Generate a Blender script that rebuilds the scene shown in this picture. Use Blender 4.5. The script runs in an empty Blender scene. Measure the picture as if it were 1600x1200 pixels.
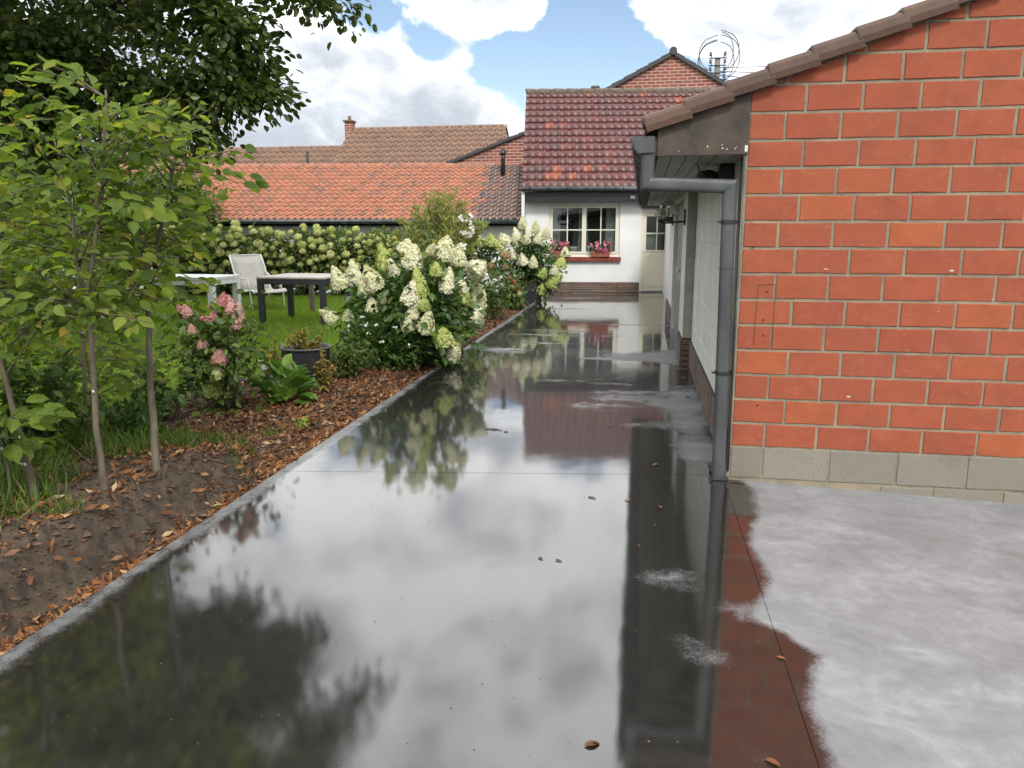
import bpy, bmesh, math, random
import numpy as np
from mathutils import Vector, Matrix

random.seed(11)
rng = np.random.default_rng(11)
scene = bpy.context.scene
col = scene.collection
R = math.radians

# ------------------------------------------------------------------ camera
cam_data = bpy.data.cameras.new('camera')
cam = bpy.data.objects.new('camera', cam_data)
col.objects.link(cam)
cam.location = (0, 0, 1.55)
cam.rotation_euler = (R(90 - 11.29), 0, R(9.404))
cam_data.sensor_width = 36
cam_data.lens = 27.05
cam_data.clip_end = 3000
scene.camera = cam

# ------------------------------------------------------------------ light
SUN_AZ, SUN_EL = R(158), R(46)      # azimuth from +Y clockwise
SKY_STRENGTH = 0.10
EXPOSURE = 0.8
world = bpy.data.worlds.new('World')
scene.world = world
world.use_nodes = True
world.cycles.sampling_method = 'MANUAL'
world.cycles.sample_map_resolution = 512


def build_world():
    nt = world.node_tree
    nt.nodes.clear()
    N = nt.nodes.new
    L = nt.links.new
    out = N('ShaderNodeOutputWorld')
    bg = N('ShaderNodeBackground')
    bg.inputs['Strength'].default_value = SKY_STRENGTH
    L(bg.outputs[0], out.inputs[0])
    sky = N('ShaderNodeTexSky')
    sky.sky_type = 'NISHITA'
    sky.sun_disc = False
    sky.sun_elevation = SUN_EL
    sky.sun_rotation = SUN_AZ
    sky.air_density = 1.0
    sky.dust_density = 0.6
    sky.ozone_density = 1.5
    tc = N('ShaderNodeTexCoord')

    def math_(op, a, b=None, c=None, clamp=False):
        n = N('ShaderNodeMath')
        n.operation = op
        n.use_clamp = clamp
        for i, v in enumerate((a, b, c)):
            if v is None:
                continue
            if isinstance(v, (int, float)):
                n.inputs[i].default_value = v
            else:
                L(v, n.inputs[i])
        return n.outputs[0]

    def noise(scale, detail, rough, dist=0.0, zs=1.7, off=(0, 0, 0)):
        mp = N('ShaderNodeMapping')
        mp.inputs['Scale'].default_value = (1, 1, zs)
        mp.inputs['Location'].default_value = off
        L(tc.outputs['Generated'], mp.inputs[0])
        n = N('ShaderNodeTexNoise')
        n.inputs['Scale'].default_value = scale
        n.inputs['Detail'].default_value = detail
        n.inputs['Roughness'].default_value = rough
        n.inputs['Distortion'].default_value = dist
        L(mp.outputs[0], n.inputs['Vector'])
        return n.outputs['Fac']

    big = noise(2.6, 3, 0.5, 0.2)
    fine = noise(9.0, 9, 0.62, 0.35, off=(3.1, 1.7, 0.4))
    dens = math_('ADD', math_('MULTIPLY', big, 1.5), math_('MULTIPLY', fine, 1.9))
    dens = math_('SUBTRACT', dens, 1.345)
    # named cloud masses (azimuth, elevation, angular radius, amount)
    blobs = [(-27, 8.5, 6.0, 0.75), (-21, 8.0, 5.0, 0.8), (-15.5, 6.5, 4.0, 0.9), (-11.5, 4.5, 3.2, 0.8), (-33, 10, 8, 0.5),
             (-12.5, 15.6, 2.6, 1.25), (-9.0, 15.2, 2.2, 1.0), (2.2, 14.2, 3.2, 1.3), (8.0, 14, 4.5, 0.9),
             (-4.5, 10.8, 4.2, -1.5), (1.5, 9.0, 4.5, -1.4), (-10.5, 11.6, 2.2, -1.1), (-15.0, 12.6, 1.9, -0.9), (-19.5, 13.8, 2.4, -0.8), (-5.2, 15.0, 1.8, -0.8), (-24, 15.2, 2.5, -.5)]
    for az, el, rad, amt in blobs:
        d = (math.sin(R(az)) * math.cos(R(el)), math.cos(R(az)) * math.cos(R(el)), math.sin(R(el)))
        dp = N('ShaderNodeVectorMath')
        dp.operation = 'DISTANCE'
        L(tc.outputs['Generated'], dp.inputs[0])
        dp.inputs[1].default_value = d
        q = math_('DIVIDE', dp.outputs['Value'], R(rad))
        q = math_('POWER', q, 2.0)
        g = math_('EXPONENT', math_('MULTIPLY', q, -1.0))
        dens = math_('ADD', dens, math_('MULTIPLY', g, amt))
    # the cover closes overhead, as the wet ground mirrors it
    sz0 = N('ShaderNodeSeparateXYZ')
    L(tc.outputs['Generated'], sz0.inputs[0])
    ov = N('ShaderNodeMapRange')
    ov.inputs['From Min'].default_value = 0.24
    ov.inputs['From Max'].default_value = 0.40
    ov.inputs['To Max'].default_value = 0.30
    L(sz0.outputs[2], ov.inputs['Value'])
    dens = math_('ADD', dens, ov.outputs[0])
    mask = N('ShaderNodeMapRange')
    mask.interpolation_type = 'SMOOTHSTEP'
    mask.inputs['From Min'].default_value = 0.04
    mask.inputs['From Max'].default_value = 0.40
    L(dens, mask.inputs['Value'])
    # thick parts of a cloud are grey, rims and lit heads are white
    puff = noise(14.0, 7, 0.6, 0.5, off=(0.4, 5.2, 2.0))
    lump = noise(5.5, 4, 0.55, 0.4, off=(7.4, 2.2, 1.0))
    shade = math_('ADD', math_('MULTIPLY', dens, 0.22), math_('MULTIPLY', puff, 0.95))
    shade = math_('ADD', shade, math_('MULTIPLY', lump, 0.95))
    sr = N('ShaderNodeValToRGB')
    sr.color_ramp.elements[0].position = 0.45
    sr.color_ramp.elements[0].color = (1, 1, 1, 1)
    sr.color_ramp.elements[1].position = 0.80
    sr.color_ramp.elements[1].color = (0.25, 0.275, 0.31, 1)
    e = sr.color_ramp.elements.new(0.60)
    e.color = (0.50, 0.52, 0.555, 1)
    sr.color_ramp.interpolation = 'B_SPLINE'
    half = math_('MULTIPLY', shade, 0.6)
    # far clouds are seen against their grey bases
    sz = N('ShaderNodeSeparateXYZ')
    L(tc.outputs['Generated'], sz.inputs[0])
    low = N('ShaderNodeMapRange')
    low.inputs['From Min'].default_value = 0.05
    low.inputs['From Max'].default_value = 0.30
    low.inputs['To Min'].default_value = 0.09
    low.inputs['To Max'].default_value = -0.17
    L(sz.outputs[2], low.inputs['Value'])
    half = math_('ADD', half, low.outputs[0])
    L(half, sr.inputs[0])
    cl = N('ShaderNodeVectorMath')
    cl.operation = 'SCALE'
    cl.inputs['Scale'].default_value = CLOUD
    L(sr.outputs[0], cl.inputs[0])
    mix = N('ShaderNodeMix')
    mix.data_type = 'RGBA'
    L(mask.outputs[0], mix.inputs['Factor'])
    sk = N('ShaderNodeVectorMath')
    sk.operation = 'MULTIPLY'
    sk.inputs[1].default_value = SKY_TINT
    L(sky.outputs[0], sk.inputs[0])
    L(sk.outputs[0], mix.inputs['A'])
    L(cl.outputs[0], mix.inputs['B'])
    L(mix.outputs['Result'], bg.inputs['Color'])


CLOUD = 13.5
SKY_TINT = (1.04, 0.98, 0.92)
build_world()
sun_data = bpy.data.lights.new('sun', 'SUN')
sun_data.energy = 1.5
sun_data.angle = R(11)
sun_data.color = (1.0, 0.95, 0.87)
sun = bpy.data.objects.new('sun', sun_data)
col.objects.link(sun)
sd = Vector((math.sin(SUN_AZ) * math.cos(SUN_EL), math.cos(SUN_AZ) * math.cos(SUN_EL), math.sin(SUN_EL)))
sun.rotation_euler = sd.to_track_quat('Z', 'Y').to_euler()
sun.location = (3, -8, 12)
scene.view_settings.view_transform = 'Standard'
scene.view_settings.look = 'None'
scene.view_settings.exposure = EXPOSURE
scene.view_settings.gamma = 1
scene.view_settings.use_curve_mapping = False
scene.render.engine = 'CYCLES'
scene.cycles.max_bounces = 4
scene.cycles.transparent_max_bounces = 6
scene.cycles.use_denoising = True
scene.cycles.use_adaptive_sampling = True
scene.cycles.adaptive_threshold = 0.02
scene.cycles.diffuse_bounces = 3
scene.cycles.glossy_bounces = 3
scene.cycles.transmission_bounces = 2
scene.cycles.caustics_reflective = False
scene.cycles.caustics_refractive = False

# ------------------------------------------------------------------ helpers


def tag(o, label=None, cat=None, group=None, kind=None):
    if label:
        o['label'] = label
    if cat:
        o['category'] = cat
    if group:
        o['group'] = group
    if kind:
        o['kind'] = kind
    return o


def empty(name, loc, label, cat, group=None, rz=0.0):
    o = bpy.data.objects.new(name, None)
    o.location = loc
    o.rotation_euler = (0, 0, rz)
    o.empty_display_size = 0.2
    col.objects.link(o)
    return tag(o, label, cat, group)


LOCAL = set()


def attach(o, root):
    """parent o to root. Under an unrotated empty the part keeps world coordinates; under a LOCAL one it uses the thing's own."""
    if root is None:
        return o
    o.parent = root
    if root.type == 'EMPTY' and root.name not in LOCAL:
        o.matrix_parent_inverse = Matrix.Translation(-Vector(root.location))
    return o


class MB:
    def __init__(self):
        self.V = []
        self.F = []
        self.sm = []

    def add(self, vs, fs, smooth=False):
        k = len(self.V)
        self.V += [tuple(v) for v in vs]
        self.F += [tuple(i + k for i in f) for f in fs]
        self.sm += [smooth] * len(fs)
        return self

    def box(self, x0, x1, y0, y1, z0, z1):
        vs = [(x0, y0, z0), (x1, y0, z0), (x1, y1, z0), (x0, y1, z0), (x0, y0, z1), (x1, y0, z1), (x1, y1, z1), (x0, y1, z1)]
        fs = [(0, 3, 2, 1), (4, 5, 6, 7), (0, 1, 5, 4), (1, 2, 6, 5), (2, 3, 7, 6), (3, 0, 4, 7)]
        return self.add(vs, fs)

    def prism(self, poly, axis, a, b):
        """poly: 2-D points; axis 'y' extrudes (x,z) polygon from y=a to y=b, etc."""
        n = len(poly)

        def P(p, t):
            if axis == 'y':
                return (p[0], t, p[1])
            if axis == 'x':
                return (t, p[0], p[1])
            return (p[0], p[1], t)
        vs = [P(p, a) for p in poly] + [P(p, b) for p in poly]
        fs = [tuple(range(n)), tuple(range(2 * n - 1, n - 1, -1))]
        fs += [(i, i + n, (i + 1) % n + n, (i + 1) % n) for i in range(n)]
        return self.add(vs, fs)

    def tube(self, pts, rad, n=8, cap=True, smooth=True):
        pts = [Vector(p) for p in pts]
        m = len(pts)
        if isinstance(rad, (int, float)):
            rad = [rad] * m
        ref = None
        vs = []
        for i in range(m):
            if i == 0:
                t = pts[1] - pts[0]
            elif i == m - 1:
                t = pts[-1] - pts[-2]
            else:
                t = (pts[i + 1] - pts[i]).normalized() + (pts[i] - pts[i - 1]).normalized()
            if t.length < 1e-9:
                t = Vector((0, 0, 1))
            t.normalize()
            if ref is None:
                ref = Vector((1, 0, 0)) if abs(t.x) < 0.9 else Vector((0, 1, 0))
            u = (ref - t * ref.dot(t)).normalized()
            w = t.cross(u)
            ref = u
            sc = 1.0
            if 0 < i < m - 1:
                c = (pts[i + 1] - pts[i]).normalized().dot(t)
                sc = min(1.5, 1.0 / max(0.4, c))
            for k in range(n):
                a = 2 * math.pi * (k + 0.5) / n
                vs.append(pts[i] + (u * math.cos(a) + w * math.sin(a)) * rad[i] * (sc if n <= 4 else 1.0))
        fs = []
        for i in range(m - 1):
            for k in range(n):
                fs.append((i * n + k, i * n + (k + 1) % n, (i + 1) * n + (k + 1) % n, (i + 1) * n + k))
        self.add(vs, fs, smooth)
        if cap:
            k0 = len(self.V) - m * n
            self.F.append(tuple(k0 + k for k in range(n - 1, -1, -1)))
            self.F.append(tuple(k0 + (m - 1) * n + k for k in range(n)))
            self.sm += [False, False]
        return self

    def lathe(self, prof, n=20, c=(0, 0, 0), smooth=True):
        vs = []
        for r, z in prof:
            for k in range(n):
                a = 2 * math.pi * k / n
                vs.append((c[0] + r * math.cos(a), c[1] + r * math.sin(a), c[2] + z))
        fs = []
        for i in range(len(prof) - 1):
            for k in range(n):
                fs.append((i * n + k, i * n + (k + 1) % n, (i + 1) * n + (k + 1) % n, (i + 1) * n + k))
        return self.add(vs, fs, smooth)

    def mesh(self, name):
        me = bpy.data.meshes.new(name)
        me.from_pydata(self.V, [], self.F)
        me.polygons.foreach_set('use_smooth', self.sm)
        me.update()
        return me

    def build(self, name, m, parent=None, bevel=0.0):
        me = self.mesh(name)
        me.materials.append(m)
        o = bpy.data.objects.new(name, me)
        col.objects.link(o)
        if bevel:
            b = o.modifiers.new('bevel', 'BEVEL')
            b.width = bevel
            b.segments = 2
            b.limit_method = 'ANGLE'
        attach(o, parent)
        return o


def link_mesh(name, me, parent=None, mw=None):
    o = bpy.data.objects.new(name, me)
    if mw is not None:
        o.matrix_basis = mw
    col.objects.link(o)
    attach(o, parent)
    return o


def np_mesh(name, V, polys, mat, smooth=False, uv=None):
    """V (n,3); polys: list of int arrays (m,k)"""
    me = bpy.data.meshes.new(name)
    V = np.asarray(V, np.float32)
    me.vertices.add(len(V))
    me.vertices.foreach_set('co', V.ravel())
    loops = np.concatenate([p.ravel() for p in polys]).astype(np.int32)
    tot = np.concatenate([np.full(len(p), p.shape[1]) for p in polys]).astype(np.int32)
    st = np.concatenate([[0], np.cumsum(tot)[:-1]]).astype(np.int32)
    me.loops.add(len(loops))
    me.loops.foreach_set('vertex_index', loops)
    me.polygons.add(len(tot))
    me.polygons.foreach_set('loop_start', st)
    me.update(calc_edges=True)
    if uv is not None:
        lay = me.uv_layers.new(name='leaf')
        lay.data.foreach_set('uv', np.asarray(uv, np.float32)[loops].ravel())
    me.validate()
    me.polygons.foreach_set('use_smooth', np.full(len(me.polygons), bool(smooth)))
    me.materials.append(mat)
    return me


# leaf templates: y runs from stalk to tip
def tmpl_oval(w=0.30, fold=0.10, droop=0.10):
    v = [(0, 0, 0), (-w * .75, .22, fold), (0, .25, 0), (w * .75, .22, fold), (-w, .52, fold), (0, .55, -droop * .3), (w, .52, fold),
         (-w * .62, .80, fold * .4), (0, .80, -droop * .6), (w * .62, .80, fold * .4), (0, 1.0, -droop)]
    q = [(1, 2, 5, 4), (2, 3, 6, 5), (4, 5, 8, 7), (5, 6, 9, 8)]
    t = [(0, 2, 1), (0, 3, 2), (7, 8, 10), (8, 9, 10)]
    return np.array(v), [np.array(q), np.array(t)]


def tmpl_hex(w=0.34, fold=0.09):
    v = [(0, 0, 0), (-w * .9, .30, fold), (-w * .85, .66, fold * .6), (0, 1, -.08), (w * .85, .66, fold * .6), (w * .9, .30, fold)]
    return np.array(v), [np.array([(0, 3, 2, 1), (0, 5, 4, 3)])]


def tmpl_diamond(w=0.3, fold=0.10):
    v = [(0, 0, 0), (-w, .45, fold), (0, 1, -0.05), (w, .45, fold)]
    return np.array(v), [np.array([(0, 2, 1), (0, 3, 2)])]


def tmpl_lance(w=0.09, curl=0.12):
    v = [(0, 0, 0), (-w, .4, curl * .5), (w, .4, -curl * .1), (-w * .7, .75, 0), (w * .7, .75, curl * .4), (0, 1, curl)]
    return np.array(v), [np.array([(1, 2, 4, 3)]), np.array([(0, 2, 1), (3, 4, 5)])]


def tmpl_blade(w=0.05):
    v = [(-w, 0, 0), (w, 0, 0), (-w * .6, .6, .06), (w * .6, .6, .06), (0, 1, .22)]
    return np.array(v), [np.array([(0, 1, 3, 2)]), np.array([(2, 3, 4)])]


def nrm(a):
    return a / np.maximum(np.linalg.norm(a, axis=-1, keepdims=True), 1e-9)


def frames(D, Nn):
    D = nrm(np.asarray(D, float))
    X = nrm(np.cross(D, Nn))
    Z = np.cross(X, D)
    return X, D, Z


def scatter(name, mat, tmpl, P, D, Nn, S, smooth=False, veins=False):
    tv, tp = tmpl
    P = np.asarray(P, float)
    S = np.asarray(S, float)
    if S.ndim == 0:
        S = np.full(len(P), float(S))
    X, D, Z = frames(D, Nn)
    V = P[:, None, :] + S[:, None, None] * (tv[None, :, 0:1] * X[:, None, :] + tv[None, :, 1:2] * D[:, None, :] + tv[None, :, 2:3] * Z[:, None, :])
    k = tv.shape[0]
    off = (np.arange(len(P)) * k)[:, None, None]
    polys = [(p[None] + off).reshape(-1, p.shape[1]) for p in tp]
    uv = np.tile(tv[:, :2], (len(P), 1)) if veins else None
    return np_mesh(name, V.reshape(-1, 3), polys, mat, smooth, uv)


def scatter_obj(name, mat, tmpl, P, D, Nn, S, parent=None, kind=None, smooth=False, veins=False):
    o = link_mesh(name, scatter(name, mat, tmpl, P, D, Nn, S, smooth, veins), parent)
    if kind:
        o['kind'] = kind
    return o


def rand_dirs(n):
    return nrm(rng.normal(size=(n, 3)))


# lattice value noise for numpy
_lat = rng.random((256, 256))


def vnoise(x, y):
    xi = np.floor(x).astype(int)
    yi = np.floor(y).astype(int)
    fx = x - xi
    fy = y - yi
    fx = fx * fx * (3 - 2 * fx)
    fy = fy * fy * (3 - 2 * fy)
    g = lambda a, b: _lat[a % 256, b % 256]
    return (g(xi, yi) * (1 - fx) + g(xi + 1, yi) * fx) * (1 - fy) + (g(xi, yi + 1) * (1 - fx) + g(xi + 1, yi + 1) * fx) * fy


def fbm(x, y, o=4):
    s = 0
    a = 0.5
    for i in range(o):
        s = s + a * vnoise(x * 2 ** i + 17.3 * i, y * 2 ** i + 9.1 * i)
        a *= 0.5
    return s / (1 - 0.5 ** o)      # 0..1


def sstep(a, b, x):
    t = np.clip((x - a) / (b - a), 0, 1)
    return t * t * (3 - 2 * t)


# ------------------------------------------------------------------ materials
class NT:
    def __init__(self, name):
        self.m = bpy.data.materials.new(name)
        self.m.use_nodes = True
        self.nt = self.m.node_tree
        self.b = self.nt.nodes['Principled BSDF']
        self.out = self.nt.nodes['Material Output']
        self._pos = None

    def n(self, t, **kw):
        x = self.nt.nodes.new(t)
        for k, v in kw.items():
            setattr(x, k, v)
        return x

    def link(self, a, b):
        self.nt.links.new(a, b)

    def pos(self):
        if self._pos is None:
            self._pos = self.n('ShaderNodeNewGeometry').outputs['Position']
        return self._pos

    def noise(self, scale, detail=4, rough=0.55, vec=None, stretch=None, dist=0):
        v = vec or self.pos()
        if stretch:
            mp = self.n('ShaderNodeMapping')
            mp.inputs['Scale'].default_value = stretch
            self.link(v, mp.inputs[0])
            v = mp.outputs[0]
        t = self.n('ShaderNodeTexNoise')
        t.inputs['Scale'].default_value = scale
        t.inputs['Detail'].default_value = detail
        t.inputs['Roughness'].default_value = rough
        t.inputs['Distortion'].default_value = dist
        self.link(v, t.inputs['Vector'])
        return t.outputs['Fac']

    def math(self, op, a, b=None, clamp=False):
        x = self.n('ShaderNodeMath', operation=op, use_clamp=clamp)
        for i, v in enumerate((a, b)):
            if v is None:
                continue
            if isinstance(v, (int, float)):
                x.inputs[i].default_value = v
            else:
                self.link(v, x.inputs[i])
        return x.outputs[0]

    def rnd(self):
        """a value per thing / per loose piece"""
        a = self.n('ShaderNodeObjectInfo').outputs['Random']
        b = self.n('ShaderNodeNewGeometry').outputs['Random Per Island']
        return self.math('FRACT', self.math('ADD', a, b))

    def ramp(self, fac, stops, interp='LINEAR'):
        r = self.n('ShaderNodeValToRGB')
        r.color_ramp.interpolation = interp
        el = r.color_ramp.elements
        while len(el) > 1:
            el.remove(el[-1])
        el[0].position = stops[0][0]
        el[0].color = (*stops[0][1], 1)
        for p, c in stops[1:]:
            e = el.new(p)
            e.color = (*c, 1)
        self.link(fac, r.inputs[0])
        return r.outputs[0]

    def mix(self, fac, a, b, blend='MIX'):
        x = self.n('ShaderNodeMix', data_type='RGBA', blend_type=blend)
        for key, v in (('Factor', fac), ('A', a), ('B', b)):
            if isinstance(v, (int, float)):
                x.inputs[key].default_value = v
            elif isinstance(v, tuple):
                x.inputs[key].default_value = (*v, 1)
            else:
                self.link(v, x.inputs[key])
        return x.outputs['Result']

    def maprange(self, v, a, b, c=0.0, d=1.0, smooth=True):
        x = self.n('ShaderNodeMapRange')
        if smooth:
            x.interpolation_type = 'SMOOTHSTEP'
        self.link(v, x.inputs['Value'])
        for k, val in (('From Min', a), ('From Max', b), ('To Min', c), ('To Max', d)):
            x.inputs[k].default_value = val
        return x.outputs[0]

    def set(self, **kw):
        for k, v in kw.items():
            k = k.replace('_', ' ')
            s = self.b.inputs[k]
            if isinstance(v, (int, float)):
                s.default_value = v
            elif isinstance(v, tuple):
                s.default_value = (*v, 1) if len(v) == 3 and s.type == 'RGBA' else v
            else:
                self.link(v, s)
        return self

    def bump(self, h, strength=0.3, dist=0.01):
        x = self.n('ShaderNodeBump')
        x.inputs['Strength'].default_value = strength
        x.inputs['Distance'].default_value = dist
        self.link(h, x.inputs['Height'])
        self.link(x.outputs[0], self.b.inputs['Normal'])
        return self


def simple(name, c1, c2=None, scale=6, rough=0.6, bump=0.0, bscale=60, metal=0.0, spec=0.5, vary=0.0, stretch=None):
    t = NT(name)
    c2 = c2 or tuple(x * 0.75 for x in c1)
    f = t.maprange(t.noise(scale, 6, 0.6, stretch=stretch), 0.3, 0.7)
    c = t.mix(f, c1, c2)
    if vary:
        r = t.rnd()
        h = t.n('ShaderNodeHueSaturation')
        t.link(t.math('ADD', t.math('MULTIPLY', r, 2 * vary), 1 - vary), h.inputs['Value'])
        t.link(c, h.inputs['Color'])
        c = h.outputs[0]
    t.set(Base_Color=c, Metallic=metal, Specular_IOR_Level=spec)
    t.set(Roughness=t.math('ADD', t.math('MULTIPLY', t.noise(scale * 3, 3), 0.2), rough - 0.1, True))
    if bump:
        t.bump(t.noise(bscale, 6, 0.65), bump, 0.004)
    return t.m


def leaf_mat(name, stops, rough=0.45, trans=0.35, spec=0.4, veins=False):
    t = NT(name)
    r = t.rnd()
    c = t.ramp(r, stops)
    v = t.noise(25, 2)
    val = t.math('ADD', t.math('MULTIPLY', v, 0.5), 0.75)
    if veins:
        uv = t.n('ShaderNodeUVMap', uv_map='leaf')
        sx = t.n('ShaderNodeSeparateXYZ')
        t.link(uv.outputs[0], sx.inputs[0])
        ax = t.math('ABSOLUTE', sx.outputs[0])
        ph = t.math('SUBTRACT', sx.outputs[1], t.math('MULTIPLY', ax, 0.9))
        w = t.math('SINE', t.math('MULTIPLY', ph, 62.0))
        rib = t.maprange(ax, 0.0, 0.022, 1.0, 0.0)
        val = t.math('ADD', val, t.math('MULTIPLY', w, 0.10))
        val = t.math('ADD', val, t.math('MULTIPLY', rib, 0.35))
        t.bump(w, 0.55, 0.004)
    h = t.n('ShaderNodeHueSaturation')
    t.link(val, h.inputs['Value'])
    t.link(c, h.inputs['Color'])
    t.set(Base_Color=h.outputs[0], Roughness=rough, Specular_IOR_Level=spec)
    tr = t.n('ShaderNodeBsdfTranslucent')
    g = t.n('ShaderNodeHueSaturation')
    g.inputs['Value'].default_value = 1.5
    g.inputs['Saturation'].default_value = 1.1
    t.link(h.outputs[0], g.inputs['Color'])
    t.link(g.outputs[0], tr.inputs[0])
    mx = t.n('ShaderNodeMixShader')
    mx.inputs[0].default_value = trans
    t.link(t.b.outputs[0], mx.inputs[1])
    t.link(tr.outputs[0], mx.inputs[2])
    t.link(mx.outputs[0], t.out.inputs[0])
    return t.m


def glass_mat(name, tint=(0.9, 0.95, 0.93)):
    t = NT(name)
    tr = t.n('ShaderNodeBsdfTransparent')
    tr.inputs[0].default_value = (*tint, 1)
    gl = t.n('ShaderNodeBsdfGlossy')
    gl.inputs['Roughness'].default_value = 0.01
    lw = t.n('ShaderNodeLayerWeight')
    fac = t.math('ADD', t.math('MULTIPLY', t.math('POWER', lw.outputs['Facing'], 3.5), 0.75), 0.06)
    mx = t.n('ShaderNodeMixShader')
    t.link(fac, mx.inputs[0])
    t.link(tr.outputs[0], mx.inputs[1])
    t.link(gl.outputs[0], mx.inputs[2])
    t.link(mx.outputs[0], t.out.inputs[0])
    return t.m


def concrete_mat():
    t = NT('wet_concrete')
    at = t.n('ShaderNodeAttribute', attribute_name='dry')
    a = at.outputs['Fac']
    n1 = t.noise(9, 8, 0.68, dist=0.4)
    n2 = t.noise(90, 4, 0.7)
    lvl = t.math('ADD', a, t.math('MULTIPLY', t.math('SUBTRACT', n1, 0.5), 0.9))
    lvl = t.math('ADD', lvl, t.math('MULTIPLY', t.math('SUBTRACT', n2, 0.5), 0.55))
    dry = t.maprange(lvl, -0.05, 0.60)
    # dry concrete: pale cement bloom over grey
    m1 = t.noise(2.3, 7, 0.6, stretch=(1, 1.5, 1), dist=0.6)
    m2 = t.noise(11, 8, 0.7, dist=0.8)
    g = t.math('ADD', t.math('MULTIPLY', m1, 0.6), t.math('MULTIPLY', m2, 0.45))
    drycol = t.ramp(g, [(0.34, (0.155, 0.158, 0.163)), (0.52, (0.215, 0.221, 0.23)), (0.70, (0.315, 0.323, 0.335))])
    wetcol = t.ramp(m2, [(0.3, (0.010, 0.010, 0.009)), (0.7, (0.022, 0.021, 0.019))])
    c = t.mix(dry, wetcol, drycol)
    t.set(Base_Color=c, Specular_IOR_Level=t.maprange(dry, 0, 1, 0.05, 0.45, False))
    t.set(Roughness=t.maprange(dry, 0, 1, 0.35, 0.60, False))
    cw = t.maprange(dry, 0.0, 0.9, 1.0, 0.12)
    t.set(Coat_Weight=cw, Coat_IOR=COAT_IOR)
    t.set(Coat_Roughness=t.maprange(t.math('ADD', dry, t.math('MULTIPLY', t.noise(1.9, 5, 0.6), 0.42)), 0.12, 0.8, 0.022, 0.32))
    # film of water: slow undulation; grain shows where it thins
    w1 = t.noise(2.2, 2, 0.5, stretch=(1.0, 0.6, 1))
    w2 = t.noise(160, 2, 0.6)
    hgt = t.math('ADD', t.math('MULTIPLY', w1, 1.0), t.math('MULTIPLY', w2, 0.03))
    bp = t.n('ShaderNodeBump')
    bp.inputs['Strength'].default_value = 0.28
    bp.inputs['Distance'].default_value = 0.008
    t.link(hgt, bp.inputs['Height'])
    t.link(bp.outputs[0], t.b.inputs['Coat Normal'])
    b2 = t.n('ShaderNodeBump')
    b2.inputs['Strength'].default_value = 0.25
    b2.inputs['Distance'].default_value = 0.003
    t.link(n2, b2.inputs['Height'])
    t.link(b2.outputs[0], t.b.inputs['Normal'])
    return t.m


COAT_IOR = 2.25


def brick_mat(name, stops, dirt=0.22, rough=0.75, grain=70):
    t = NT(name)
    r = t.rnd()
    c = t.ramp(r, stops)
    n1 = t.noise(6, 6, 0.65)
    n2 = t.noise(grain, 5, 0.7)
    n3 = t.noise(grain * 0.35, 6, 0.75, stretch=(1, 1, 1.6), dist=0.2)
    h = t.n('ShaderNodeHueSaturation')
    t.link(t.math('ADD', t.math('MULTIPLY', n1, 0.55), 0.70), h.inputs['Value'])
    t.link(c, h.inputs['Color'])
    c = t.mix(t.maprange(n3, 0.52, 0.80, 0, dirt), h.outputs[0], (0.42, 0.33, 0.28))
    n4 = t.noise(3.2, 7, 0.7, dist=0.5)
    c = t.mix(t.maprange(n4, 0.50, 0.72, 0, dirt * 1.5), c, (0.17, 0.055, 0.035))
    c = t.mix(t.maprange(n2, 0.62, 0.78, 0, dirt * 1.6), c, (0.10, 0.05, 0.04))
    t.set(Base_Color=c, Roughness=rough, Specular_IOR_Level=0.25)
    t.bump(t.math('ADD', n2, t.math('MULTIPLY', n3, 0.7)), 0.35, 0.003)
    return t.m


def mortar_mat(name, c1, c2, grain=130):
    t = NT(name)
    n1 = t.noise(5, 5, 0.6)
    n2 = t.noise(grain, 5, 0.75)
    n3 = t.n('ShaderNodeTexVoronoi')
    n3.inputs['Scale'].default_value = grain * 1.1
    t.link(t.pos(), n3.inputs['Vector'])
    c = t.mix(t.maprange(n1, 0.3, 0.7), c1, c2)
    c = t.mix(t.maprange(n2, 0.55, 0.75, 0, 0.6), c, (0.62, 0.58, 0.50))
    c = t.mix(t.maprange(n2, 0.30, 0.42, 0.65, 0), c, (0.10, 0.085, 0.07))
    t.set(Base_Color=c, Roughness=0.9, Specular_IOR_Level=0.2)
    t.bump(t.math('ADD', n2, t.math('MULTIPLY', n3.outputs['Distance'], 0.6)), 0.8, 0.006)
    return t.m


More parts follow.
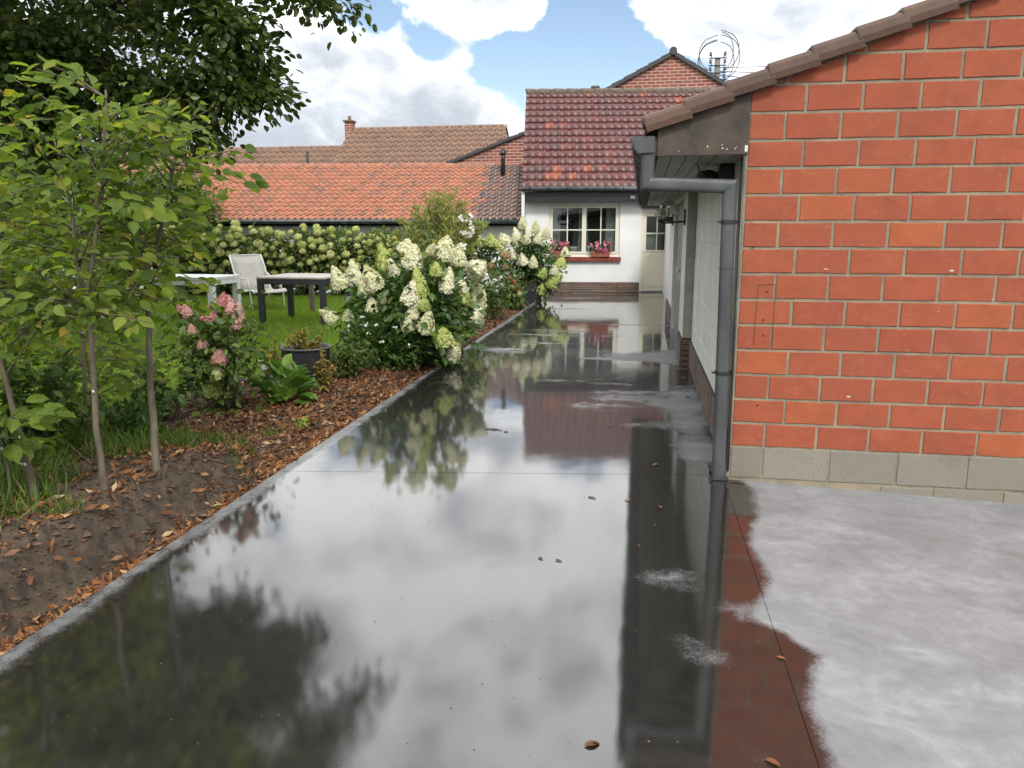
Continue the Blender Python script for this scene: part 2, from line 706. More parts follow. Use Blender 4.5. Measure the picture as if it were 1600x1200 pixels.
M = {}
M['concrete'] = concrete_mat()
M['gap'] = simple('joint_dirt', (0.02, 0.018, 0.015), rough=0.8)
M['soil'] = simple('soil', (0.098, 0.070, 0.047), (0.034, 0.024, 0.017), 14, 0.88, 1.0, 70)
M['ground'] = simple('far_ground', (0.06, 0.08, 0.03), (0.04, 0.05, 0.02), 2, 0.9)
M['lawn'] = simple('lawn_soil', (0.045, 0.075, 0.018), (0.03, 0.05, 0.015), 6, 0.9)
M['brick'] = brick_mat('red_hollow_brick', [(0, (0.305, 0.076, 0.040)), (0.4, (0.325, 0.083, 0.041)), (0.65, (0.300, 0.077, 0.042)), (0.9, (0.33, 0.086, 0.040)), (1, (0.365, 0.100, 0.040))])
M['mortar'] = mortar_mat('gable_mortar', (0.33, 0.28, 0.195), (0.22, 0.19, 0.14))
def block_mat():
    t = NT('concrete_block')
    c = t.ramp(t.rnd(), [(0, (0.235, 0.215, 0.175)), (1, (0.29, 0.27, 0.225))])
    n1 = t.noise(210, 4, 0.75)
    n2 = t.noise(70, 4, 0.7)
    n3 = t.noise(4, 5, 0.6)
    c = t.mix(t.maprange(n1, 0.52, 0.66, 0, 0.85), c, (0.06, 0.055, 0.05))
    c = t.mix(t.maprange(n2, 0.60, 0.75, 0, 0.6), c, (0.42, 0.40, 0.36))
    c = t.mix(t.maprange(n3, 0.5, 0.75, 0, 0.35), c, (0.13, 0.12, 0.075))
    t.set(Base_Color=c, Roughness=0.9, Specular_IOR_Level=0.2)
    t.bump(t.math('MULTIPLY', n1, -1.0), 0.9, 0.004)
    return t.m


M['block'] = block_mat()
M['paintblock'] = simple('white_painted_block', (0.80, 0.81, 0.75), (0.70, 0.72, 0.66), 3, 0.6, 0.25, 40, vary=0.03, stretch=(1, 1, .4))
M['paintjoint'] = simple('painted_joint', (0.70, 0.71, 0.65), (0.60, 0.61, 0.56), 4, 0.7, 0.3, 60)
M['pier'] = simple('grey_pier', (0.36, 0.36, 0.31), (0.28, 0.28, 0.25), 5, 0.8, 0.3)
M['plinth'] = brick_mat('plinth_brick', [(0, (0.15, 0.105, 0.085)), (0.5, (0.20, 0.15, 0.125)), (1, (0.115, 0.09, 0.075))], 0.4, 0.8, 90)
M['plinthjoint'] = mortar_mat('plinth_mortar', (0.10, 0.09, 0.075), (0.07, 0.06, 0.05))
M['zinc'] = simple('weathered_zinc', (0.098, 0.106, 0.107), (0.056, 0.061, 0.062), 5, 0.55, 0.06, 30, metal=0.25, spec=0.5, stretch=(1, 1, .35))
M['zincdark'] = simple('dark_zinc', (0.10, 0.11, 0.115), (0.05, 0.055, 0.06), 8, 0.45, metal=0.5)
M['black'] = simple('black_metal', (0.012, 0.012, 0.013), (0.02, 0.02, 0.021), 8, 0.4)
M['blackpaint'] = simple('black_fascia_paint', (0.010, 0.010, 0.012), (0.016, 0.016, 0.018), 5, 0.45)
M['verge'] = simple('brown_verge_tile', (0.105, 0.055, 0.034), (0.07, 0.038, 0.026), 7, 0.55, 0.2, 60, vary=0.12)
M['ply'] = simple('weathered_plywood', (0.085, 0.058, 0.040), (0.030, 0.024, 0.020), 5, 0.7, 0.25, 40, stretch=(1.2, 1, 1))
M['chip'] = simple('flaked_paint', (0.6, 0.57, 0.5), rough=0.7)
M['soffit'] = simple('soffit_board', (0.56, 0.54, 0.50), (0.44, 0.42, 0.39), 3, 0.7, 0.15, 30, vary=0.08, stretch=(6, .5, 1))
M['stucco'] = simple('white_stucco', (0.80, 0.80, 0.79), (0.70, 0.71, 0.70), 1.6, 0.85, 0.25, 45)
M['cream'] = simple('cream_paint', (0.74, 0.69, 0.54), (0.70, 0.65, 0.50), 2, 0.4)
M['cream2'] = simple('ivory_frame_paint', (0.76, 0.73, 0.62), (0.70, 0.67, 0.56), 3, 0.4)
M['greydoor'] = simple('grey_door_paint', (0.19, 0.195, 0.20), (0.16, 0.165, 0.17), 3, 0.4)
M['whitepaint'] = simple('white_paint', (0.78, 0.78, 0.75), (0.68, 0.69, 0.66), 3, 0.45)
M['glass'] = glass_mat('window_glass')
M['room'] = simple('dark_room', (0.035, 0.033, 0.03), rough=0.9)
M['curtain'] = simple('grey_curtain', (0.26, 0.25, 0.24), (0.20, 0.195, 0.19), 4, 0.9)
M['terracotta'] = simple('terracotta', (0.30, 0.09, 0.05), (0.22, 0.07, 0.04), 9, 0.7)
M['sill'] = brick_mat('sill_brick', [(0, (0.20, 0.045, 0.030)), (1, (0.26, 0.06, 0.04))], 0.2, 0.7, 90)
M['farbrickridge'] = simple('dark_verge', (0.055, 0.055, 0.058), (0.04, 0.04, 0.042), 6, 0.6)


def tile_mat(name, stops, rough=0.42, lichen=0.3, lich=(0.13, 0.11, 0.085)):
    t = NT(name)
    c = t.ramp(t.rnd(), stops)
    n1 = t.noise(3.0, 6, 0.65)
    n2 = t.noise(22, 5, 0.7)
    h = t.n('ShaderNodeHueSaturation')
    t.link(t.math('ADD', t.math('MULTIPLY', n2, 0.5), 0.72), h.inputs['Value'])
    t.link(c, h.inputs['Color'])
    lm = t.math('MULTIPLY', t.maprange(n1, 0.48, 0.66), t.maprange(n2, 0.35, 0.65))
    c = t.mix(t.math('MULTIPLY', lm, lichen), h.outputs[0], lich)
    t.set(Base_Color=c, Roughness=rough, Specular_IOR_Level=0.5)
    t.bump(n2, 0.25, 0.004)
    return t.m


M['tile_house'] = tile_mat('maroon_glazed_tile', [(0, (0.090, 0.027, 0.027)), (0.45, (0.118, 0.033, 0.031)), (0.70, (0.10, 0.036, 0.037)), (0.84, (0.145, 0.038, 0.032)), (0.90, (0.07, 0.034, 0.035)), (0.97, (0.19, 0.05, 0.033)), (1, (0.29, 0.075, 0.035))], 0.38, 0.35)
M['tile_orange'] = tile_mat('orange_clay_tile', [(0, (0.36, 0.135, 0.075)), (0.5, (0.41, 0.16, 0.09)), (0.85, (0.32, 0.13, 0.08)), (1, (0.24, 0.125, 0.085))], 0.55, 0.95)
M['tile_dark'] = tile_mat('dark_glazed_tile', [(0, (0.13, 0.085, 0.075)), (0.5, (0.17, 0.105, 0.088)), (0.8, (0.11, 0.08, 0.075)), (1, (0.26, 0.11, 0.07))], 0.24, 0.25)
M['tile_brown'] = tile_mat('brown_tile', [(0, (0.20, 0.115, 0.078)), (0.5, (0.235, 0.14, 0.095)), (1, (0.175, 0.105, 0.075))], 0.7, 0.4)
M['ridge'] = simple('lichened_ridge', (0.16, 0.12, 0.085), (0.09, 0.07, 0.055), 9, 0.8, 0.4, 60)


def far_brick():
    t = NT('far_brickwork')
    tc = t.n('ShaderNodeTexCoord')
    mp = t.n('ShaderNodeMapping')
    mp.inputs['Rotation'].default_value = (R(-90), 0, 0)
    t.link(tc.outputs['Object'], mp.inputs[0])
    b = t.n('ShaderNodeTexBrick')
    b.inputs['Scale'].default_value = 1.0
    b.inputs['Brick Width'].default_value = 0.30
    b.inputs['Row Height'].default_value = 0.105
    b.inputs['Mortar Size'].default_value = 0.014
    b.inputs['Color1'].default_value = (0.30, 0.085, 0.055, 1)
    b.inputs['Color2'].default_value = (0.20, 0.06, 0.045, 1)
    b.inputs['Mortar'].default_value = (0.42, 0.33, 0.27, 1)
    t.link(mp.outputs[0], b.inputs['Vector'])
    t.set(Base_Color=b.outputs['Color'], Roughness=0.85)
    t.bump(b.outputs['Fac'], -0.4, 0.01)
    return t.m


M['farbrick'] = far_brick()
M['bark'] = simple('smooth_bark', (0.17, 0.14, 0.10), (0.07, 0.056, 0.04), 22, 0.75, 0.5, 50, stretch=(1, 1, .3))
M['bigbark'] = simple('dark_bark', (0.06, 0.045, 0.032), (0.03, 0.024, 0.02), 10, 0.85, 0.8, 30, stretch=(1, 1, .3))
M['stem'] = simple('green_stem', (0.10, 0.10, 0.04), (0.07, 0.06, 0.03), 10, 0.7)
M['leaf_sapling'] = leaf_mat('sapling_leaf', [(0, (0.09, 0.15, 0.030)), (0.3, (0.135, 0.205, 0.036)), (0.6, (0.19, 0.265, 0.042)), (0.87, (0.255, 0.32, 0.05)), (0.98, (0.30, 0.31, 0.05)), (1.0, (0.38, 0.28, 0.05))], 0.42, 0.48, 0.4, True)
M['leaf_bright'] = leaf_mat('bright_leaf', [(0, (0.10, 0.17, 0.02)), (0.5, (0.15, 0.22, 0.03)), (1, (0.22, 0.27, 0.04))], 0.4, 0.35, 0.4, True)
M['leaf_tree'] = leaf_mat('tree_leaf', [(0, (0.036, 0.062, 0.012)), (0.5, (0.055, 0.088, 0.016)), (0.9, (0.085, 0.115, 0.020)), (1, (0.13, 0.14, 0.025))], 0.45, 0.28)
M['leaf_hyd'] = leaf_mat('hydrangea_leaf', [(0, (0.034, 0.075, 0.016)), (0.5, (0.055, 0.112, 0.022)), (0.85, (0.08, 0.15, 0.028)), (1, (0.14, 0.19, 0.035))], 0.4, 0.25)
M['leaf_hedge'] = leaf_mat('snowball_leaf', [(0, (0.05, 0.09, 0.02)), (0.5, (0.085, 0.135, 0.028)), (1, (0.14, 0.18, 0.04))], 0.5, 0.3)
M['leaf_ole'] = leaf_mat('oleander_leaf', [(0, (0.14, 0.19, 0.05)), (0.5, (0.21, 0.26, 0.07)), (0.8, (0.28, 0.29, 0.08)), (1, (0.42, 0.31, 0.06))], 0.45, 0.3)
M['leaf_back'] = leaf_mat('background_leaf', [(0, (0.035, 0.075, 0.012)), (0.5, (0.06, 0.115, 0.018)), (1, (0.12, 0.17, 0.025))], 0.5, 0.3)
M['leaf_yellow'] = leaf_mat('yellowing_leaf', [(0, (0.09, 0.10, 0.02)), (0.5, (0.20, 0.16, 0.03)), (1, (0.34, 0.22, 0.04))], 0.6, 0.3)
M['grass'] = leaf_mat('grass_blade', [(0, (0.13, 0.23, 0.028)), (0.5, (0.185, 0.30, 0.036)), (0.9, (0.24, 0.34, 0.05)), (1, (0.31, 0.33, 0.10))], 0.5, 0.35)
M['wildgrass'] = leaf_mat('long_grass_blade', [(0, (0.06, 0.11, 0.018)), (0.5, (0.09, 0.155, 0.025)), (0.9, (0.13, 0.19, 0.035)), (1, (0.24, 0.22, 0.09))], 0.5, 0.3)
M['litter'] = leaf_mat('dead_leaf', [(0, (0.085, 0.036, 0.016)), (0.3, (0.17, 0.066, 0.024)), (0.55, (0.30, 0.125, 0.038)), (0.78, (0.15, 0.075, 0.038)), (0.92, (0.40, 0.22, 0.085)), (1, (0.48, 0.38, 0.21))], 0.6, 0.15)
M['mulch'] = leaf_mat('bark_chip', [(0, (0.045, 0.020, 0.012)), (0.4, (0.10, 0.044, 0.022)), (0.8, (0.18, 0.076, 0.034)), (1, (0.30, 0.20, 0.11))], 0.75, 0.0)


def floret_mat(name, stops, rough=0.6):
    t = NT(name)
    g = t.n('ShaderNodeNewGeometry').outputs['Random Per Island']
    o = t.n('ShaderNodeObjectInfo').outputs['Random']
    f = t.math('ADD', t.math('MULTIPLY', g, 0.55), t.math('MULTIPLY', o, 0.45))
    c = t.ramp(f, stops)
    t.set(Base_Color=c, Roughness=rough, Specular_IOR_Level=0.2)
    tr = t.n('ShaderNodeBsdfTranslucent')
    t.link(c, tr.inputs[0])
    mx = t.n('ShaderNodeMixShader')
    mx.inputs[0].default_value = 0.25
    t.link(t.b.outputs[0], mx.inputs[1])
    t.link(tr.outputs[0], mx.inputs[2])
    t.link(mx.outputs[0], t.out.inputs[0])
    return t.m


M['fl_cream'] = floret_mat('cream_floret', [(0, (0.60, 0.64, 0.30)), (0.35, (0.80, 0.79, 0.52)), (0.7, (0.86, 0.84, 0.64)), (1, (0.90, 0.88, 0.74))])
M['fl_green'] = floret_mat('lime_floret', [(0, (0.38, 0.48, 0.10)), (0.5, (0.58, 0.64, 0.22)), (1, (0.80, 0.80, 0.48))])
M['fl_faded'] = floret_mat('faded_floret', [(0, (0.20, 0.13, 0.06)), (0.5, (0.36, 0.24, 0.11)), (1, (0.42, 0.34, 0.16))])
M['fl_red'] = floret_mat('russet_floret', [(0, (0.26, 0.06, 0.03)), (1, (0.45, 0.17, 0.09))])
M['fl_pink'] = floret_mat('pink_floret', [(0, (0.48, 0.16, 0.17)), (0.45, (0.62, 0.30, 0.29)), (0.8, (0.72, 0.50, 0.42)), (1, (0.78, 0.66, 0.46))])
M['fl_snow'] = floret_mat('snowball_floret', [(0, (0.26, 0.32, 0.08)), (0.35, (0.44, 0.49, 0.15)), (0.7, (0.64, 0.64, 0.28)), (1, (0.76, 0.72, 0.45))])
M['fl_white'] = floret_mat('white_petal', [(0, (0.78, 0.77, 0.70)), (1, (0.86, 0.85, 0.80))])
M['fl_magenta'] = floret_mat('pink_petal', [(0, (0.50, 0.06, 0.17)), (0.6, (0.66, 0.16, 0.30)), (1, (0.80, 0.50, 0.58))])
M['tabletop'] = simple('grey_tile_tabletop', (0.50, 0.45, 0.40), (0.40, 0.36, 0.33), 8, 0.5)
M['anthracite'] = simple('anthracite_frame', (0.020, 0.022, 0.026), (0.03, 0.032, 0.036), 6, 0.42)
M['sling'] = simple('pale_sling_fabric', (0.50, 0.48, 0.42), (0.44, 0.42, 0.37), 8, 0.8, 0.2, 200)
M['galv'] = simple('old_zinc_tub', (0.10, 0.107, 0.11), (0.035, 0.038, 0.04), 6, 0.5, 0.1, 30, metal=0.5)
M['wood'] = simple('grey_stake_wood', (0.16, 0.14, 0.11), (0.10, 0.09, 0.07), 10, 0.85)
M['globe'] = glass_mat('smoked_globe', (0.75, 0.74, 0.70))
M['porcelain'] = simple('insulator', (0.10, 0.07, 0.06), rough=0.3)
M['cable'] = simple('cable', (0.035, 0.03, 0.05), rough=0.6)
M['pole'] = simple('concrete_pole', (0.22, 0.21, 0.19), (0.15, 0.14, 0.13), 5, 0.85)
M['twig'] = simple('dark_twig', (0.03, 0.02, 0.015), rough=0.8)
M['stone'] = simple('grey_stone', (0.16, 0.165, 0.17), (0.11, 0.115, 0.12), 12, 0.7, 0.3)

# ================================================================== the setting
EDGE = -2.30                                    # left edge of the driveway
BX = [2.0, 2.12, 2.49, 2.63, 2.77, 2.92, 3.02, 3.25, 3.49, 3.78, 4.26, 4.65, 4.9]
BV = [0.57, 0.57, 0.56, 0.61, 0.65, 0.545, 0.44, 0.545, 0.595, 0.545, 0.65, 0.69, 0.62]
PATCH = [(0.15, 3.33, .20, .20, 0.95), (0.05, 4.10, .16, .26, .55), (0.20, 2.78, .14, .17, .75), (0.33, 2.66, .10, .10, .6), (0.47, 3.06, .12, .14, .85),
         (0.14, 2.30, .07, .06, .7), (0.40, 2.16, .09, .10, .7), (-0.30, 3.96, .10, .10, .35), (-0.64, 3.32, .10, .06, .32), (-0.80, 3.97, .12, .12, .25),
         (-0.30, 6.70, .35, .25, .55), (0.10, 6.1, .3, .2, .6), (0.42, 6.7, .25, .5, .7), (0.45, 5.3, .16, .2, .8), (0.35, 5.6, .2, .2, .6), (-0.9, 7.9, .5, .12, .55), (-0.3, 8.6, .6, .12, .5), (-1.2, 8.4, .5, .10, .5),
         (-0.2, 7.45, .5, .10, .45), (-1.6, 9.6, .5, .14, .5), (-0.6, 9.4, .7, .1, .55), (0.2, 9.8, .3, .3, .6), (-1.0, 10.6, .7, .12, .45), (-0.2, 11.5, .6, .15, .5), (-1.9, 7.0, .12, .6, .35),
         (-1.95, 2.75, .15, .22, .35), (-1.75, 3.35, .12, .16, .3), (-1.35, 2.5, .10, .10, .3)]


def dryness(x, y):
    d = -0.62 + 0.42 * (fbm(x * 1.3 + 4, y * 1.1, 4) - 0.5)
    far = sstep(5.0, 7.5, y)
    d = d + far * (2.3 * (fbm(x * 0.7 + 31, y * 2.0 + 5, 5) - 0.428))
    for px, py, rx, ry, a in PATCH:
        d = d + a * 1.0 * np.exp(-(((x - px) / (rx * 1.25)) ** 2 + ((y - py) / (ry * 1.15)) ** 2))
    # the dry apron in front of the gable
    b = np.interp(y, BX, BV) + 0.03 * (fbm(x * 3, y * 6 + 50, 3) - 0.5)
    s = (x - b) * 9
    ap = np.where(y < 4.98, np.clip(s, -2, 1.0) - 0.05, -2)
    d = np.maximum(d, ap)
    # strip beside the edge and along the garage wall
    e = EDGE + 0.055 + 0.10 * fbm(x * 2, y * 1.6 + 3, 4)
    d = np.maximum(d, np.clip((e - x) * 6, -2, 0.30))
    w = sstep(0.12, 0.50, x + 0.22 * (fbm(x * 2 + 9, y * 0.9, 3) - .5)) * sstep(4.95, 5.4, y) * (1 - 0.5 * sstep(10, 14, y))
    d = d + 0.55 * w + 0.55 * w * (fbm(x * 2.2 + 3, y * 1.3 + 8, 4) - 0.5)
    return np.clip(d, -1, 1)


def slab_panel(name, x0, x1, y0f, y1f, nx, ny, zf, parent, ypow=1.0):
    u = np.linspace(0, 1, nx)
    v = np.linspace(0, 1, ny) ** ypow
    U, Vv = np.meshgrid(u, v)
    X = x0 + (x1 - x0) * U
    Y = y0f(X) + (y1f(X) - y0f(X)) * Vv
    Z = zf(X, Y)
    top = np.stack([X, Y, Z], -1).reshape(-1, 3)
    idx = np.arange(nx * ny).reshape(ny, nx)
    quads = np.stack([idx[:-1, :-1], idx[:-1, 1:], idx[1:, 1:], idx[1:, :-1]], -1).reshape(-1, 4)
    ring = np.concatenate([idx[0, :], idx[1:, -1], idx[-1, -2::-1], idx[-2:0:-1, 0]])
    # rounded arris and side
    n0 = len(top)
    cx, cy = top[:, 0].mean(), top[:, 1].mean()
    r = top[ring]
    lo1 = r.copy()
    lo1[:, 0] += np.where(r[:, 0] < x0 + 1e-4, -0.004 if x0 < -2 else 0.0, 0.0)
    lo1[:, 2] -= 0.004 if x0 < -2 else 0.02
    lo2 = lo1.copy()
    lo2[:, 2] -= 0.14
    Vall = np.concatenate([top, lo1, lo2])
    m = len(ring)
    a = np.arange(m)
    bnx = (a + 1) % m
    s1 = np.stack([ring, n0 + a, n0 + bnx, ring[bnx]], -1)
    s2 = np.stack([n0 + a, n0 + m + a, n0 + m + bnx, n0 + bnx], -1)
    me = np_mesh(name, Vall, [quads, s1, s2], M['concrete'])
    att = me.attributes.new('dry', 'FLOAT', 'POINT')
    dv = dryness(Vall[:, 0], Vall[:, 1])
    if x0 > 0 or x1 > 0.6:
        dv[n0:] = -1.0                           # the saw cuts hold water
    att.data.foreach_set('value', dv.astype(np.float32))
    return link_mesh(name, me, parent)


jt = lambda x: 4.84 + 0.135 * x
slope = lambda x, y: -0.036 * np.clip(x - 0.565, 0, 9) + 0.0 * y
flat = lambda x, y: 0.0 * x
drive = MB().box(EDGE + 0.03, 6.5, -5, 20.6, -0.40, -0.29).build('driveway', M['gap'])
tag(drive, kind='structure')
slab_panel('slab', EDGE, 0.564, lambda x: 0 * x - 5.0, lambda x: jt(x) - 0.0028, 150, 360, flat, drive)
slab_panel('slab', EDGE, 0.62, lambda x: jt(x) + 0.0028, lambda x: 0 * x + 20.5, 120, 420, flat, drive, 1.35)
slab_panel('slab', 0.5665, 6.5, lambda x: 0 * x - 5.0, lambda x: 0 * x + 4.845, 200, 300, slope, drive)

g = MB().add([(-900, -900, -0.5), (900, -900, -0.5), (900, 1500, -0.5), (-900, 1500, -0.5)], [(0, 1, 2, 3)]).build('ground', M['ground'])
tag(g, kind='structure')


def bank_top(y):
    return 0.215 * (1 - sstep(3.9, 5.2, y)) + 0.03


def bed_z(x, y):
    foot = EDGE - 0.07 - 0.05 * fbm(y * 3 + 2, x * 0 + 1.5, 3)
    w = 0.08 + 0.20 * fbm(y * 2.2 + 40, x * 0 + 7.5, 3) + 0.15 * sstep(4, 5, y)
    t = sstep(0, 1, (foot - x) / w)
    z = -0.055 + (bank_top(y) + 0.055) * t
    z = z + (t * (1 - t) + .14 * t) * 0.46 * (fbm(x * 8, y * 8, 5) - 0.5) * (y < 5) + 0.08 * t * (fbm(x * 4, y * 4, 5) - 0.5) + 0.03 * (fbm(x * 24, y * 24, 3) - .5)
    return z


def grid_sheet(name, x0, x1, y0, y1, nx, ny, zf, mat, kind='structure'):
    X, Y = np.meshgrid(np.linspace(x0, x1, nx), np.linspace(y0, y1, ny))
    V = np.stack([X, Y, zf(X, Y)], -1).reshape(-1, 3)
    idx = np.arange(nx * ny).reshape(ny, nx)
    q = np.stack([idx[:-1, :-1], idx[:-1, 1:], idx[1:, 1:], idx[1:, :-1]], -1).reshape(-1, 4)
    o = link_mesh(name, np_mesh(name, V, [q], mat, True))
    return tag(o, kind=kind)


grid_sheet('flower_bed', -6.2, EDGE + 0.02, 0.6, 19.3, 260, 1100, bed_z, M['soil'])


def lawn_z(x, y):
    # lawn lies on the bed and dips under it outside its own outline
    e = lawn_in(x, y)
    return np.where(e > 0, 0.055, -0.10) + 0.02 * (fbm(x, y, 2) - .5)


def lawn_in(x, y):
    lim = np.interp(y, [4.5, 6.0, 7.5, 8.6, 9.2, 10.2, 11.2, 12.5, 13.0, 17.2], [-4.9, -4.4, -3.9, -3.6, -3.3, -2.9, -2.55, -2.5, -3.3, -4.3])
    lim = lim + 0.15 * (fbm(x * 2, y * 2, 2) - .5)
    return np.where((x < lim) & (y > 4.5) & (y < 17.4), 1.0, -1.0)


grid_sheet('lawn', -26, -2.45, 4.2, 19.0, 160, 140, lawn_z, M['lawn'])

# ================================================================== brick fields


def clip_poly(poly, a, b, c):
    """keep a*x+b*y<=c"""
    out = []
    for i in range(len(poly)):
        p, q = poly[i], poly[(i + 1) % len(poly)]
        dp, dq = a * p[0] + b * p[1] - c, a * q[0] + b * q[1] - c
        if dp <= 0:
            out.append(p)
        if dp * dq < 0:
            t = dp / (dp - dq)
            out.append((p[0] + (q[0] - p[0]) * t, p[1] + (q[1] - p[1]) * t))
    return out


def area(poly):
    return abs(sum(poly[i][0] * poly[(i + 1) % len(poly)][1] - poly[(i + 1) % len(poly)][0] * poly[i][1] for i in range(len(poly)))) / 2


_piece_cache = {}


def piece_mesh(name, poly, depth, mat, ch=0.0025):
    """prism whose front face lies at local y=0 (towards -y); chamfered front rim. poly in (x,z), counter-clockwise seen from -y"""
    if len(poly) == 4 and name in ('brick', 'concrete_block'):
        q = []
        for i in range(4):
            a, b = poly[i], poly[(i + 1) % 4]
            m = 4 if math.hypot(b[0] - a[0], b[1] - a[1]) > 0.18 else 2
            for k in range(m):
                t = k / m
                w_ = 0.0 if k == 0 else random.uniform(-.0022, .0012)
                nx, nz = (b[1] - a[1]), -(b[0] - a[0])
                l_ = math.hypot(nx, nz)
                q.append((a[0] + (b[0] - a[0]) * t + nx / l_ * w_, a[1] + (b[1] - a[1]) * t + nz / l_ * w_))
        poly = q
    n = len(poly)
    cx = sum(p[0] for p in poly) / n
    cz = sum(p[1] for p in poly) / n

    def inset(p):
        dx, dz = p[0] - cx, p[1] - cz
        return (p[0] - math.copysign(min(ch, abs(dx)), dx), p[1] - math.copysign(min(ch, abs(dz)), dz))
    jit = lambda: random.uniform(-0.0012, 0.0012)
    fr = [(inset(p)[0] + jit(), jit() * 0.8, inset(p)[1] + jit()) for p in poly]
    md = [(p[0] + jit(), ch * 1.3, p[1] + jit()) for p in poly]
    bk = [(p[0], depth, p[1]) for p in poly]
    mb = MB()
    fs = [tuple(range(n))]
    for k in (0, n):
        fs += [(k + i, k + i + n, k + (i + 1) % n + n, k + (i + 1) % n) for i in range(n)]
    mb.add(fr + md + bk, fs)
    me = mb.mesh(name)
    me.materials.append(mat)
    return me


def brick_field(parent, name, mat, u0, u1, v0, nrows, bl, bh, joint, starts, place, depth=0.03, clip=None, max_parts=300, jitter=0.004, stuff_name=None, part_ok=None):
    """bricks laid in the (u,v) plane; place(u,v,lift) -> Matrix for a piece whose local x runs along u, z along v, front towards -y"""
    variants = {}
    n = 0
    rest = MB()
    for r in range(nrows):
        v = v0 + r * bh
        u = u0
        first = True
        while u < u1 - 0.02:
            L = starts[r % len(starts)] if first else bl
            first = False
            e = min(u + L, u1)
            full = abs((e - u) - bl) < 1e-6
            jl = random.uniform(-jitter, jitter)
            a, b = u + joint / 2 + (0 if u > u0 else -joint / 2), e - joint / 2 + jl
            poly = [(0, 0), (b - a, random.uniform(-jitter, jitter) * .6), (b - a, bh - joint), (0, bh - joint)]
            lift = random.uniform(-0.0015, 0.0015)
            if clip:
                P = [(p[0] + a, p[1] + v + joint / 2) for p in poly]
                for c in clip:
                    P = clip_poly(P, *c)
                    if len(P) < 3:
                        break
                if len(P) < 3 or area(P) < 0.0006:
                    u = e
                    continue
                cut = abs(area(P) - area(poly)) > 1e-6
                poly = [(p[0] - a, p[1] - v - joint / 2) for p in P]
            else:
                cut = False
            mw = place(a, v + joint / 2, lift)
            if n < max_parts and (part_ok is None or part_ok(a, v)):
                if full and not cut:
                    key = random.randrange(14)
                    if key not in variants:
                        variants[key] = piece_mesh(name, [(0, 0), (bl - joint, 0), (bl - joint, bh - joint), (0, bh - joint)], depth, mat)
                    me = variants[key]
                else:
                    me = piece_mesh(name, poly, depth, mat)
                link_mesh(name, me, parent, mw)
                n += 1
            else:
                k = len(poly)
                vs = [mw @ Vector((p[0], 0, p[1])) for p in poly] + [mw @ Vector((p[0], depth, p[1])) for p in poly]
                rest.add(vs, [tuple(range(k))] + [(i, i + k, (i + 1) % k + k, (i + 1) % k) for i in range(k)])
            u = e
    if rest.V:
        o = rest.build(stuff_name or name, mat, parent)
        o['kind'] = 'stuff'


# ================================================================== garage
GY, GX = 4.83, 0.60
RID_X = 3.75
VS = 0.387                                       # verge slope
verge_z = lambda x: 2.108 + VS * (x - 0.02)      # underside line of the verge tiles
garage = empty('brick_garage', (GX, GY, 0), 'red hollow-brick garage with tiled verge, zinc downpipe and white side wall', 'garage')
zr = verge_z(RID_X)
GR = 7.0
# backing: mortar of the gable wall, a few millimetres behind the brick faces
MB().prism([(GX - 0.012, -0.4), (GR, -0.4), (GR, verge_z(2 * RID_X - GR)), (RID_X, zr), (GX - 0.012, verge_z(GX))], 'y', GY + 0.006, GY + 0.28).build('gable_mortar', M['mortar'], garage)
gplace = lambda u, v, l: Matrix.Translation((u, GY + l, v))
vclip = [(-VS, 1.0, 2.108 - VS * 0.02 - 0.006), (VS, 1.0, zr + VS * RID_X - 0.006)]
brick_field(garage, 'brick', M['brick'], GX, GR, 0.219, 22, 0.3045, 0.1535, 0.0165, [0.195, 0.302], gplace, 0.05, vclip, 300, stuff_name='gable_bricks_beyond', part_ok=lambda u, v: u < 4.2)
brick_field(garage, 'concrete_block', M['block'], GX, GR, 0.012, 1, 0.395, 0.210, 0.013, [0.19], gplace, 0.05, None, 30)
brick_field(garage, 'footing_block', M['block'], GX + 0.9, GR, -0.198, 1, 0.395, 0.208, 0.013, [0.30], gplace, 0.05, None, 30)
# smeared mortar along the foot of the wall
mb = MB()
for i in range(42):
    x0 = GX + 0.02 + i * 0.15
    zt = 0.016 - 0.036 * max(0, x0 - 0.565) * 0.85 + random.uniform(-0.004, 0.010)
    zt2 = 0.016 - 0.036 * max(0, x0 + 0.15 - 0.565) * 0.85 + random.uniform(-0.004, 0.010)
    d0, d1 = random.uniform(0.006, 0.018), random.uniform(0.006, 0.018)
    mb.add([(x0, GY - d0, -0.3), (x0 + 0.15, GY - d1, -0.3), (x0 + 0.15, GY + 0.01, zt2), (x0, GY + 0.01, zt)], [(0, 1, 2, 3)])
mb.build('foot_mortar', M['mortar'], garage)
# plaster lip at the corner
MB().box(GX - 0.024, GX - 0.001, GY + 0.004, GY + 0.05, 0.0, 1.98).build('corner_lip', M['mortar'], garage)
# anchor holes and the scar of a removed fitting
for hx, hz in ((0.755, 1.19), (0.742, 1.02), (0.747, 0.925), (0.74, 0.49), (0.655, 1.452)):
    MB().lathe([(0.0055, -0.0), (0.0055, 0.003), (0, 0.003)], 10).build('anchor_hole', M['black'], garage).matrix_basis = Matrix.Translation((hx, GY - 0.001, hz)) @ Matrix.Rotation(R(90), 4, 'X')
for pts in ([(0.700, 1.23), (0.806, 1.235)], [(0.700, 1.23), (0.693, 0.86)], [(0.803, 1.235), (0.797, 0.84)]):
    (x0, z0), (x1, z1) = pts
    MB().tube([(x0, GY - 0.002, z0), (x1, GY - 0.002, z1)], 0.0014, 5).build('sealant_line', M['plinthjoint'], garage)
